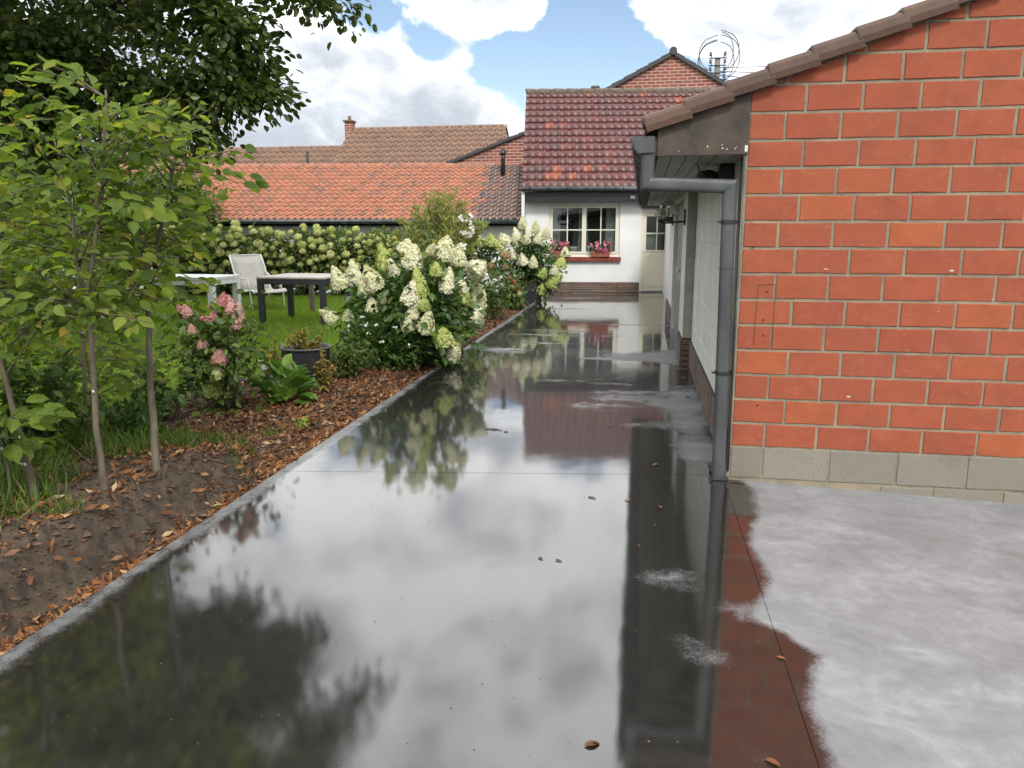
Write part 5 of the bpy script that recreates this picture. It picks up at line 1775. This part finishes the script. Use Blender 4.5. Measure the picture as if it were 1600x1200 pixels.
# snowball hydrangeas in a row before the outbuilding
xs = np.linspace(-11.3, -5.0, 8)
desc = ['leftmost bush of the lime snowball hydrangea row, behind the saplings', 'second bush from the left in the lime snowball hydrangea row', 'third bush from the left in the lime snowball hydrangea row', 'fourth bush from the left in the lime snowball hydrangea row',
        'fifth bush from the left in the lime snowball hydrangea row', 'sixth bush from the left in the lime snowball hydrangea row', 'seventh bush from the left in the lime snowball hydrangea row', 'rightmost bush of the lime snowball hydrangea row, behind the oleander side']
for i, x in enumerate(xs):
    y = 17.0 + 0.12 * (x + 8) + random.uniform(-.1, .1)
    hs = []
    top = (1.62, 1.66, 1.68, 1.66, 1.64, 1.58, 1.42, 1.30)[i]
    tries = 0
    while len(hs) < 31 and tries < 900:
        tries += 1
        u = random.uniform(-.52, .52)
        v = random.random() ** .75
        zz = 0.55 + (top - 0.55) * v
        dep = -0.52 * math.sqrt(max(0, 1 - ((zz - .75) / (top - .70)) ** 2)) if zz > .75 else -0.52
        p = (x + u, y + dep + random.uniform(-.05, .10), zz, 0, 0, 0)
        if all((p[0] - q[0]) ** 2 + (p[1] - q[1]) ** 2 * .3 + (p[2] - q[2]) ** 2 > .13 ** 2 for q in hs):
            s = random.uniform(.09, .19)
            hs.append((p[0], p[1], p[2], s, s * .78, 0))
    hydrangea('snowball_hydrangea', desc[i], (x, y, 0.03), hs, {0: 'fl_snow'}, 'leaf_hedge', 700, 0.10, 'snowball hydrangeas in a row', .10, 'ball', .3, fill=((x, y - .05, .74), (.60, .62, .86), 3000))

# oleander
ol = empty('oleander_shrub', (-4.0, 15.4, 0.02), 'tall yellow-green oleander with narrow leaves behind the white hydrangea', 'shrub')
P, D = [], []
for i in range(95):
    a = random.uniform(0, 6.28)
    rr = random.random() ** .6
    tipz = 2.38 - 0.85 * rr ** 2 + random.uniform(-.35, .05)
    tip = np.array([-4.0 + 0.98 * rr * math.cos(a), 15.4 + .8 * rr * math.sin(a), tipz])
    path = bez((-4.0 + .12 * math.cos(a), 15.4 + .12 * math.sin(a), .03), (-4.0 + .35 * rr * math.cos(a), 15.4 + .35 * rr * math.sin(a), tipz * .6), tip, 8)
    MB().tube(path, [.009] * 4 + [.005] * 4, 5).build('stem', M['stem'], ol)
    pa = np.array(path)
    m = 54
    t = 1 - rng.random(m) ** 1.4 * .72
    pp = np.stack([np.interp(t, np.linspace(0, 1, 8), pa[:, j]) for j in range(3)], 1)
    dd = rand_dirs(m) * [1, 1, .6] + [0, 0, .75]
    P.append(pp)
    D.append(dd)
P, D = np.concatenate(P), np.concatenate(D)
scatter_obj('foliage', M['leaf_ole'], tmpl_lance(.085, .05), P, D, nrm(rand_dirs(len(P)) + [0, -.6, .4]), rng.uniform(.11, .19, len(P)), ol)
for i in range(9):
    c = np.array([-3.35 + random.uniform(-.2, .25), 14.9 + random.uniform(-.1, .1), 1.5 + random.uniform(-.25, .4)])
    k = 8
    scatter_obj('blossom', M['fl_white'], tmpl_diamond(.45), c + rng.normal(size=(k, 3)) * .03, rand_dirs(k), rand_dirs(k) + [0, -1, .6], np.full(k, .07), ol)


def leafy_parts(name, root, tmplv, mat, items, sharp=True, nparts=300):
    """leaves as single objects sharing mesh data: items (P,D,N,S)"""
    tv, tp = tmplv
    me = np_mesh(name, tv, tp, M[mat], True, tv[:, :2])
    for (p, d, n_, s) in items[:nparts]:
        X, Dn, Z = frames(np.array(d)[None], np.array(n_)[None])
        mw = Matrix(((X[0, 0] * s, Dn[0, 0] * s, Z[0, 0] * s, p[0]), (X[0, 1] * s, Dn[0, 1] * s, Z[0, 1] * s, p[1]), (X[0, 2] * s, Dn[0, 2] * s, Z[0, 2] * s, p[2]), (0, 0, 0, 1)))
        link_mesh(name, me, root, mw)


# broad-leaved plant before the tub
bl = empty('broad_leaf_plant', (-3.10, 6.30, 0.03), 'low bright green plant with broad glossy leaves before the zinc tub', 'plant')
items = []
for i in range(78):
    a = random.uniform(0, 6.28)
    el = random.uniform(-.05, 1.2)
    b_ = np.array([-3.10 + .17 * math.cos(a) * random.random(), 6.30 + .17 * math.sin(a) * random.random(), .06 + .27 * random.random() * (el / 1.2 + .15)])
    d_ = np.array([math.cos(a) * math.cos(el), math.sin(a) * math.cos(el), math.sin(el)])
    items.append((b_ + d_ * .02, d_, nrm(np.array([-.5 * math.cos(a), -.5 * math.sin(a), 1.0]) + rng.normal(size=3) * .15), random.uniform(.14, .20)))
t_hosta = leaf_mat('broad_glossy_leaf', [(0, (0.07, 0.16, 0.025)), (0.6, (0.11, 0.22, 0.035)), (1, (0.19, 0.28, 0.05))], 0.32, 0.28, 0.5, True)
M['leaf_broad'] = t_hosta
leafy_parts('leaf', bl, tmpl_oval(.36, .09, .22), 'leaf_broad', items)
for i in range(9):
    a = random.uniform(0, 6.28)
    MB().tube([(-3.10, 6.30, .02), (-3.10 + .08 * math.cos(a), 6.30 + .08 * math.sin(a), .15), (-3.10 + .13 * math.cos(a), 6.30 + .13 * math.sin(a), .26)], .005, 5).build('stem', M['stem'], bl)
scatter_obj('blossom', M['fl_white'], tmpl_diamond(.5), np.array([-3.27, 6.25, .37]) + rng.normal(size=(12, 3)) * .018, rand_dirs(12), rand_dirs(12) + [0, -1, 1], np.full(12, .045), bl)


def wispy(name, label, base, n, h, r_, mat, ls, m=26, tm=None):
    o = empty(name, base, label, 'plant')
    P, D = [], []
    for i in range(n):
        a = random.uniform(0, 6.28)
        rr = r_ * random.random() ** .6
        hh = h * random.uniform(.55, 1)
        tip = (base[0] + rr * math.cos(a), base[1] + rr * math.sin(a), base[2] + hh)
        path = bez((base[0] + rr * .3 * math.cos(a), base[1] + rr * .3 * math.sin(a), base[2]), (base[0] + rr * .5 * math.cos(a), base[1] + rr * .5 * math.sin(a), base[2] + hh * .7), tip, 6)
        MB().tube(path, [.004] * 3 + [.002] * 3, 4).build('stem', M['stem'], o)
        pa = np.array(path)
        t = rng.uniform(.15, 1, m)
        P.append(np.stack([np.interp(t, np.linspace(0, 1, 6), pa[:, j]) for j in range(3)], 1))
        D.append(rand_dirs(m) + [0, 0, .25])
    P, D = np.concatenate(P), np.concatenate(D)
    scatter_obj('foliage', M[mat], tm or tmpl_oval(.26), P, D, nrm(rand_dirs(len(P)) * .6 + [0, -.3, 1]), rng.uniform(.6, 1.2, len(P)) * ls, o)
    return o


wispy('withered_plant', 'yellowing withered plant left of the zinc tub', (-3.52, 7.0, .03), 14, .52, .16, 'leaf_yellow', .05)
wispy('withered_plant', 'yellowed stems hanging over the rim inside the zinc tub', (-3.22, 7.02, .30), 16, .30, .24, 'leaf_yellow', .055)
wispy('withered_plant', 'yellow-green spindly plant right of the zinc tub', (-2.93, 6.75, .03), 12, .42, .13, 'leaf_yellow', .05)
wispy('small_shrub', 'small dense green shrub between the tub and the big hydrangea', (-2.95, 7.45, .03), 26, .40, .30, 'leaf_hedge', .05, 40)
wispy('feathery_plant', 'fine feathery green plant behind the zinc tub', (-3.45, 7.7, .03), 22, .62, .2, 'leaf_back', .035, 20, tmpl_lance(.06))
wispy('bush_seedling', 'tiny green weed in the bark near the driveway edge', (-2.62, 5.55, .0), 6, .10, .08, 'leaf_bright', .04, 8)
wispy('bush_seedling', 'small weed on the soil bank at the far left bottom', (-2.72, 2.65, .2), 6, .07, .07, 'leaf_back', .05, 7)
wispy('leafy_undergrowth', 'green leafy undergrowth at the foot of the pink hydrangea', (-3.75, 5.5, .05), 16, .45, .3, 'leaf_back', .07, 22)
wispy('leafy_undergrowth', 'low green undergrowth between the sapling trunks', (-3.3, 4.5, .12), 16, .40, .35, 'leaf_hyd', .07, 22)


# ------------------------------------------------------------------ saplings
def sapling(label, trunks, nbr, zlo, zhi, reach, nparts, mat='leaf_sapling', leaf=(.052, .09), xmax=-2.02, r0=0.018, per=18):
    base = trunks[0][0]
    r = empty('sapling', base, label, 'sapling', 'hornbeam saplings along the bank')
    items = []
    for ti, path in enumerate(trunks):
        pts = [Vector(p) for p in path]
        # smooth wobble
        dense = []
        for i in range(len(pts) - 1):
            for k in range(4):
                t = k / 4
                p = pts[i].lerp(pts[i + 1], t)
                dense.append(p + Vector((random.uniform(-.006, .006), random.uniform(-.006, .006), 0)))
        dense.append(pts[-1])
        rr0 = r0 if ti == 0 else r0 * .62
        rad = [rr0 * (1 - .75 * i / (len(dense) - 1)) + (0.006 if i == 0 and ti == 0 else 0) for i in range(len(dense))]
        MB().tube(dense, rad, 10).build('trunk' if ti == 0 else 'limb', M['bark'], r)
        zs = [p.z for p in dense]
        for k in range(6 if ti == 0 else 2):
            j = random.randrange(2, len(dense) - 1)
            a = random.uniform(3.6, 5.8)
            s = dense[j] + Vector((math.cos(a), math.sin(a), 0)) * rad[j] * .8
            if k % 2:
                MB().tube([s, s + Vector((math.cos(a), math.sin(a), 1.2)) * .012], [.007, .006], 7).build('pruned_stub', M['chip'], r)
        for b_ in range(nbr if ti == 0 else nbr // 2):
            z = random.uniform(zlo, min(zhi, zs[-1]))
            p0 = Vector((np.interp(z, zs, [p.x for p in dense]), np.interp(z, zs, [p.y for p in dense]), z))
            a = random.uniform(0, 2 * math.pi)
            L = reach * random.uniform(.55, 1.1) * (1.0 - .35 * max(0, (z - zlo) / (zhi - zlo) - .6))
            el = random.uniform(-.25, .95)
            d = Vector((math.cos(a) * math.cos(el), math.sin(a) * math.cos(el), math.sin(el)))
            if p0.x + d.x * L > xmax:
                d.x *= -.4
            tip = p0 + d * L + Vector((0, 0, -.05 * L))
            mid = p0.lerp(tip, .5) + Vector((0, 0, .06 * L))
            path_ = [Vector(q) for q in bez(p0, mid, tip, 7)]
            MB().tube(path_, [.0055, .005, .0045, .004, .003, .0025, .0015], 5).build('branch', M['bark'], r)
            for k in range(per):
                t = random.uniform(.15, 1.0)
                q = path_[min(6, int(t * 6))].lerp(path_[min(6, int(t * 6) + 1)], t * 6 % 1)
                side = d.cross(Vector((0, 0, 1))).normalized() * (1 if k % 2 else -1)
                tw = random.uniform(0, .16)
                q2 = q + side * tw + Vector((0, 0, random.uniform(-.05, .04)))
                dl = (d * .7 + side * random.uniform(.5, 1.1) + Vector((0, 0, random.uniform(-1.0, .25)))).normalized()
                nn = (Vector((0, 0, 1)) + Vector(rng.normal(size=3)) * .55 + Vector((0, -.35, 0))).normalized()
                items.append((np.array(q2), np.array(dl), np.array(nn), random.uniform(*leaf)))
    cpos = np.array([0, 0, 1.55])
    items.sort(key=lambda it: np.linalg.norm(it[0] - cpos))
    leafy_parts('leaf', r, tmpl_oval(.31, .07, .16), mat, items, nparts=nparts)
    rest = items[nparts:]
    if rest:
        scatter_obj('foliage', M[mat], tmpl_oval(.31, .07, .16), [i[0] for i in rest], np.array([i[1] for i in rest]), np.array([i[2] for i in rest]), [i[3] for i in rest], r, 'stuff', True, True)
    return r


sapling('forked sapling with pale trunk, middle one of the front three', [[(-2.60, 3.27, .19), (-2.607, 3.28, .6), (-2.603, 3.29, .95), (-2.605, 3.3, 1.24), (-2.555, 3.32, 1.45), (-2.50, 3.34, 1.75), (-2.44, 3.36, 2.18)], [(-2.605, 3.3, 1.24), (-2.63, 3.3, 1.38), (-2.66, 3.32, 1.7), (-2.72, 3.34, 1.98)]], 30, 1.12, 2.15, .55, 240)
sapling('sapling with the thickest brown trunk, rightmost of the front three', [[(-2.575, 3.66, .19), (-2.585, 3.68, .55), (-2.575, 3.7, .95), (-2.56, 3.7, 1.3), (-2.45, 3.72, 1.6), (-2.36, 3.75, 1.95)], [(-2.56, 3.7, 1.3), (-2.62, 3.75, 1.6), (-2.66, 3.8, 2.0)]], 28, 1.15, 2.0, .55, 240, r0=0.023, xmax=-2.22)
sapling('sapling with short bright leafy shoots, leftmost of the front three', [[(-2.91, 3.18, .19), (-2.94, 3.19, .5), (-3.0, 3.2, .72), (-3.05, 3.22, 1.1), (-3.08, 3.25, 1.8)]], 30, .85, 1.8, .55, 160, r0=0.02)
sapling('low bright yellow-green shoot at the left edge before the saplings', [[(-2.97, 3.10, .18), (-2.98, 3.11, .42), (-2.98, 3.10, .55), (-2.97, 3.08, .68)]], 10, .58, .68, .30, 120, 'leaf_bright', (.08, .12), r0=.008, per=10)
for i, (x, y, lab) in enumerate(((-3.55, 4.35, 'second-row sapling seen between the forked and thick trunks'), (-3.95, 3.95, 'second-row sapling with dense leaves at the left edge'), (-4.15, 5.2, 'second-row sapling nearest the pink hydrangea'), (-4.6, 4.9, 'rearmost sapling in the leafy thicket at the left'), (-3.75, 3.2, 'second-row sapling half outside the left edge'))):
    sapling(lab, [[(x, y, .15), (x + .04, y, .6), (x + random.uniform(-.1, .1), y + .05, 1.2), (x + random.uniform(-.1, .1), y + .05, 1.75 - .2 * (i == 2))]], 38, .40, 1.7 - .2 * (i == 2), .58, 60, xmax=-2.6 - .25 * (i == 2), per=18)

for x, y, lab in ((-3.45, 3.9, 'low dark green thicket behind the forked sapling trunk'),):
    wispy('leafy_thicket', lab, (x, y, .15), 30, .70, .42, 'leaf_back', .085, 26)

# ------------------------------------------------------------------ trees


def big_tree(label, trunk, center, radii, ncl, nlf, clr, leaf, mat, extra=(), r0=.28, zmin=1.9, name='tree', tm=None, cat='tree', limbs=14, group=None, shape=None):
    r = empty(name, trunk, label, cat, group)
    c = np.array(center)
    top = Vector((center[0], center[1], center[2] + radii[2] * .5))
    tp = [Vector(trunk), Vector(trunk).lerp(top, .3) + Vector((.1, .05, 0)), Vector(trunk).lerp(top, .65), top]
    tp = [Vector(q) for q in bez(tp[0], tp[1], tp[3], 9)]
    MB().tube(tp, [r0 * (1 - .085 * i) for i in range(9)], 12).build('trunk', M['bigbark'], r)
    node = []
    for i in range(limbs):
        d = nrm(rng.normal(size=3) + [0, 0, .15])
        end = c + d * np.array(radii) * .72
        s = tp[random.randrange(2, 8)]
        pth = bez(s, (np.array(s) * .5 + end * .5 + [0, 0, .5]), end, 8)
        MB().tube(pth, [r0 * .38 * (1 - .11 * k) for k in range(8)], 7).build('limb', M['bigbark'], r)
        node += [np.array(q) for q in pth[2:]]
    for pth in extra:
        MB().tube(bez(*pth[:3], 8), [r0 * .20 * (1 - .12 * k) for k in range(8)], 7).build('limb', M['bigbark'], r)
        node += [np.array(q) for q in bez(*pth[:3], 8)]
    node = np.array(node)
    d = rand_dirs(ncl)
    rr = rng.random((ncl, 1)) ** (1 / 2.6)
    C = c + d * rr * np.array(radii)
    C = C[C[:, 2] > zmin]
    ncrown = len(C)
    if shape:
        C = C[shape(C)]
    ncrown = len(C)
    for pth in extra:
        m = pth[3]
        q = np.array(bez(*pth[:3], 12))
        k = rng.integers(4, 12, m)
        C = np.concatenate([C, q[k] + rng.normal(size=(m, 3)) * [.10, .2, .09]])
    tw = MB()
    for q in C:
        j = np.argmin(((node - q) ** 2).sum(1))
        tw.tube([tuple(node[j]), tuple(node[j] * .5 + q * .5 + [0, 0, .08]), tuple(q)], [.018, .010, .004], 4, False)
    o = tw.build('twigs', M['bigbark'], r)
    o['kind'] = 'stuff'
    m = len(C)
    sg = np.where(np.arange(m) < ncrown, 1.0, .62)
    P = np.repeat(C, nlf, 0) + rng.normal(size=(m * nlf, 3)) * np.array([clr, clr, clr * .62]) * np.repeat(sg, nlf)[:, None]
    P[:, 2] -= ((P[:, :2] - np.repeat(C, nlf, 0)[:, :2]) ** 2).sum(1) * .35
    D = nrm(P - np.repeat(C, nlf, 0)) + rng.normal(size=P.shape) * .4 + [0, 0, -.35]
    Nn = nrm(rng.normal(size=P.shape) * .55 + [0, 0, 1])
    scatter_obj('crown', M[mat], tm or tmpl_hex(.36, .09), P, D, Nn, rng.uniform(.7, 1.2, len(P)) * leaf, r, 'stuff')
    return r


ex = [((-6.6, 6.9, 3.75), (-5.8, 7.0, 3.35), (-4.3, 7.0, 2.72), 22), ((-5.6, 7.0, 3.9), (-4.2, 7.0, 3.35), (-3.6, 7.0, 2.75), 20), ((-5.6, 7.1, 4.4), (-4.2, 7.1, 3.75), (-3.55, 7.05, 3.15), 18),
      ((-4.6, 7.2, 4.9), (-3.4, 7.2, 4.2), (-3.05, 7.2, 3.62), 8), ((-6.6, 7.0, 3.7), (-5.2, 6.9, 3.0), (-4.1, 6.9, 2.50), 18), ((-6.9, 6.9, 3.9), (-6.0, 6.9, 3.2), (-5.2, 6.9, 2.55), 24), ((-7, 7.2, 3.5), (-6.3, 7.2, 3.0), (-5.7, 7.1, 2.3), 22)]
def crown_side(C):
    # the crown was cut back on the driveway side: its skirt recedes from the drive towards the ground
    az = np.degrees(np.arctan2(C[:, 0], C[:, 1]))
    el = np.degrees(np.arctan2(C[:, 2] - 1.55, np.hypot(C[:, 0], C[:, 1])))
    return az < np.interp(el, [5, 10, 15, 22, 33, 50], [-36, -34, -32, -26, -19, -12])


big_tree('large dark leafy tree overhanging the top left corner', (-7.6, 7.2, 0.0), (-6.7, 7.2, 6.7), (4.1, 4.2, 4.3), 760, 100, .21, .085, 'leaf_tree', ex, zmin=2.5, shape=crown_side)
for i, (x, y, h_, rx, lab) in enumerate(((-12.8, 15.6, 3.6, 1.9, 'bushy green tree at the left behind the white bench'), (-16.5, 17.5, 5.2, 2.8, 'taller green tree farther left behind the white bench'), (-11.9, 18.3, 3.0, 1.3, 'dark shrubby tree at the left end of the snowball hydrangeas'), (-9.6, 9.2, 2.9, 1.5, 'leafy tree under the dark canopy at the left edge'))):
    big_tree(lab, (x, y, 0), (x, y, h_ * .55), (rx, rx, h_ * .48), 150, 110, .26, .11, 'leaf_back', (), .10, .15, 'garden_tree', limbs=8)

# ================================================================== ground cover
n = 170000
X = np.concatenate([rng.uniform(-9.5, -2.45, int(n * .8)), rng.uniform(-16, -9.5, int(n * .2))])
Y = rng.uniform(5.2, 17.4, n)
ok = lawn_in(X, Y) > 0
X, Y = X[ok], Y[ok]
P = np.stack([X, Y, np.full(len(X), .045)], 1)
D = rng.normal(size=P.shape) * .45 + [0, 0, 1]
o = scatter_obj('lawn_grass', M['grass'], tmpl_blade(.075), P, D, rand_dirs(len(P)) + [0, -1.0, .2], rng.uniform(.05, .10, len(P)), None, 'stuff')
tag(o, 'short green lawn grass around the garden table', 'grass')
n = 9000
X = rng.normal(size=n) * .55 - 3.35
Y = rng.uniform(2.2, 4.9, n)
cl = fbm(X * 3, Y * 3, 3)
ok = (X < -2.72 - .1 * rng.random(n)) & (cl > .42)
X, Y = X[ok], Y[ok]
P = np.stack([X, Y, bed_z(X, Y) - .01], 1)
o = scatter_obj('wild_grass', M['wildgrass'], tmpl_blade(.03), P, rng.normal(size=P.shape) * .5 + [0, 0, 1], rand_dirs(len(P)) + [0, -1, .2], rng.uniform(.08, .20, len(P)), None, 'stuff')
tag(o, 'long grass tufts growing between the sapling trunks', 'grass')
tx = [(-2.63, 4.75), (-2.72, 5.3), (-2.66, 3.05), (-2.5, 4.35), (-2.75, 4.2)]
P = np.concatenate([np.stack([rng.normal(size=60) * .04 + a, rng.normal(size=60) * .05 + b, np.zeros(60)], 1) for a, b in tx])
P[:, 2] = bed_z(P[:, 0], P[:, 1]) - .005
o = scatter_obj('grass_tufts', M['wildgrass'], tmpl_blade(.03), P, rng.normal(size=P.shape) * .5 + [0, 0, 1], rand_dirs(len(P)) + [0, -1, .2], rng.uniform(.06, .13, len(P)), None, 'stuff')
tag(o, 'scattered small grass tufts on the bark bed', 'grass')

# bark mulch
n = 75000
X = EDGE - .04 - rng.random(n) ** 1.3 * 2.2
Y = 2.0 + rng.random(n) * 16.5
ok = (lawn_in(X, Y) < 0) & (rng.random(n) < np.interp(Y, [2, 3.8, 5, 9, 18], [.15, .2, 1, 1, .5]))
X, Y = X[ok], Y[ok]
P = np.stack([X, Y, bed_z(X, Y) + rng.uniform(.0, .012, len(X))], 1)
o = scatter_obj('bark_mulch', M['mulch'], tmpl_lance(.20, .15), P, rng.normal(size=P.shape) * [1, 1, .25], rng.normal(size=P.shape) * .4 + [0, 0, 1], rng.uniform(.02, .065, len(P)), None, 'stuff')
tag(o, 'brown bark mulch covering the flower bed', 'mulch')
# leaf litter
Xs, Ys = [], []
a = 2200
Xs.append(EDGE - .015 - np.abs(rng.normal(size=a)) * .05)
Ys.append(rng.uniform(1.6, 5.6, a))
a = 3600
Xs.append(EDGE - .03 - rng.random(a) ** 1.4 * 1.2)
Ys.append(rng.uniform(3.9, 8.2, a))
a = 1000
Xs.append(EDGE - .2 - rng.random(a) * 1.0)
Ys.append(rng.uniform(2.0, 4.0, a))
a = 500
Xs.append(EDGE - .05 - rng.random(a) * .8)
Ys.append(rng.uniform(8, 17, a))
X, Y = np.concatenate(Xs), np.concatenate(Ys)
ok = fbm(X * 5, Y * 3 + 20, 3) + .35 * rng.random(len(X)) > .52
X, Y = X[ok], Y[ok]
P = np.stack([X, Y, bed_z(X, Y) + rng.uniform(.004, .022, len(X))], 1)
o = scatter_obj('leaf_litter', M['litter'], tmpl_lance(.115, .32), P, rng.normal(size=P.shape) * [1, 1, .22], rng.normal(size=P.shape) * .45 + [0, 0, 1], rng.uniform(.025, .10, len(P)) * (.7 + .6 * fbm(P[:, 0] * 2, P[:, 1] * 2, 2)), None, 'stuff')
tag(o, 'orange-brown fallen willow leaves along the driveway edge', 'leaf litter')

# roots and clods on the bank
mb = MB()
for i in range(60):
    x, y = EDGE - random.uniform(.10, .5), random.uniform(2.1, 4.6)
    z = float(bed_z(np.array([x]), np.array([y]))[0])
    a = random.uniform(0, 6.28)
    l_ = random.uniform(.03, .09)
    mb.tube([(x, y, z), (x + l_ * .5 * math.cos(a), y + l_ * .5 * math.sin(a), z + random.uniform(0, .03)), (x + l_ * math.cos(a), y + l_ * math.sin(a), z - .01)], [.0022, .002, .001], 4, False)
o = mb.build('root_fibres', M['mulch'])
tag(o, 'fine roots sticking out of the soil bank', 'roots', kind='stuff')
n = 7000
X = EDGE - .07 - rng.random(n) * .75
Y = rng.uniform(1.6, 4.8, n)
s = np.clip(rng.lognormal(-5.0, .5, n), .003, .03)
oc = np.array([(1, 0, 0), (-1, 0, 0), (0, 1, 0), (0, -1, 0), (0, 0, 1), (0, 0, -1)], float)
of = np.array([(0, 2, 4), (2, 1, 4), (1, 3, 4), (3, 0, 4), (2, 0, 5), (1, 2, 5), (3, 1, 5), (0, 3, 5)])
C = np.stack([X, Y, bed_z(X, Y)], 1)
V = C[:, None] + oc[None] * s[:, None, None] * rng.uniform(.55, 1.2, (n, 6, 1))
o = link_mesh('soil_clods', np_mesh('soil_clods', V.reshape(-1, 3), [(of[None] + (np.arange(n) * 6)[:, None, None]).reshape(-1, 3)], M['soil'], False))
tag(o, 'loose crumbly soil clods on the bank', 'soil', kind='stuff')

n = 420
gx_, gy_ = rng.uniform(EDGE + .1, .55, n), 1.9 + 7 * rng.random(n) ** 1.5
s = rng.uniform(.0012, .0035, n)
C = np.stack([gx_, gy_, np.full(n, .001)], 1)
V = C[:, None] + oc[None] * s[:, None, None] * rng.uniform(.5, 1.3, (n, 6, 1)) * [1.4, 1, .6]
o = link_mesh('concrete_grit', np_mesh('concrete_grit', V.reshape(-1, 3), [(of[None] + (np.arange(n) * 6)[:, None, None]).reshape(-1, 3)], M['mulch'], False))
tag(o, 'fine dark grit scattered over the wet concrete', 'grit', kind='stuff')

# ------------------------------------------------------------------ single leaves and twigs lying on the concrete
lv = np_mesh('fallen_leaf', *tmpl_oval(.24, .07, .12)[:1], tmpl_oval(.24, .07, .12)[1], M['litter'], True)
spots = [(0.123, 5.04, .07, 'orange fallen leaf on the wet slab just beyond the transverse joint'), (-0.125, 2.10, .055, 'curled brown leaf on the wet concrete at the bottom of the picture'), (0.165, 4.23, .045, 'small green-yellow leaf in front of the downpipe foot'),
         (-0.016, 4.34, .04, 'thin reddish leaf beside the dark eave reflection'), (0.284, 6.28, .06, 'brown leaf on the wet slab near the garage plinth'), (0.461, 7.26, .06, 'orange leaf close against the garage plinth bricks'),
         (-0.18, 6.1, .045, 'little brown leaf alone in the middle of the far slab'), (0.54, 2.72, .035, 'pale curled leaf lying on the lengthwise saw joint'), (0.412, 2.13, .05, 'pale straw leaf on the brown wet patch near the bottom'),
         (0.04, 3.66, .03, 'tiny brown leaf at the left rim of the dry patch'), (0.62, 11.5, .05, 'small leaf by the threshold of the grey side door')]
for x, y, s, lab in spots:
    a = random.uniform(0, 6.28)
    o = link_mesh('fallen_leaf', lv, None, Matrix.Translation((x if x < .6 else .35, y, .004)) @ Matrix.Rotation(a, 4, 'Z') @ Matrix.Diagonal((s, s, s, 1)))
    tag(o, lab, 'leaf', 'leaves lying on the concrete')
for x, y, l_, lab in ((-1.11, 5.80, .14, 'thin forked twig on the far slab left of the roof reflection'), (-0.24, 4.34, .05, 'short dark twig on the bright wet slab near the joint'), (-0.43, 3.44, .025, 'left one of two dark crumbs on the bright wet concrete'), (-0.342, 3.43, .03, 'right one of two dark crumbs on the bright wet concrete'), (-0.089, 2.117, .02, 'dark crumb beside the curled brown leaf'), (-1.0, 5.75, .03, 'small chip of bark next to the forked twig')):
    a = random.uniform(-.5, .5)
    dx, dy = math.cos(a) * l_ / 2, math.sin(a) * l_ / 2
    mb = MB().tube([(x - dx, y - dy, .004), (x, y + .1 * l_, .005), (x + dx, y + dy, .004)], [.003, .004, .002], 6)
    if l_ > .1:
        mb.tube([(x, y, .009), (x + .03, y + .04, .006)], [.003, .0015], 5)
    o = mb.build('fallen_twig', M['twig'])
    tag(o, lab, 'twig', 'twigs and crumbs on the concrete')
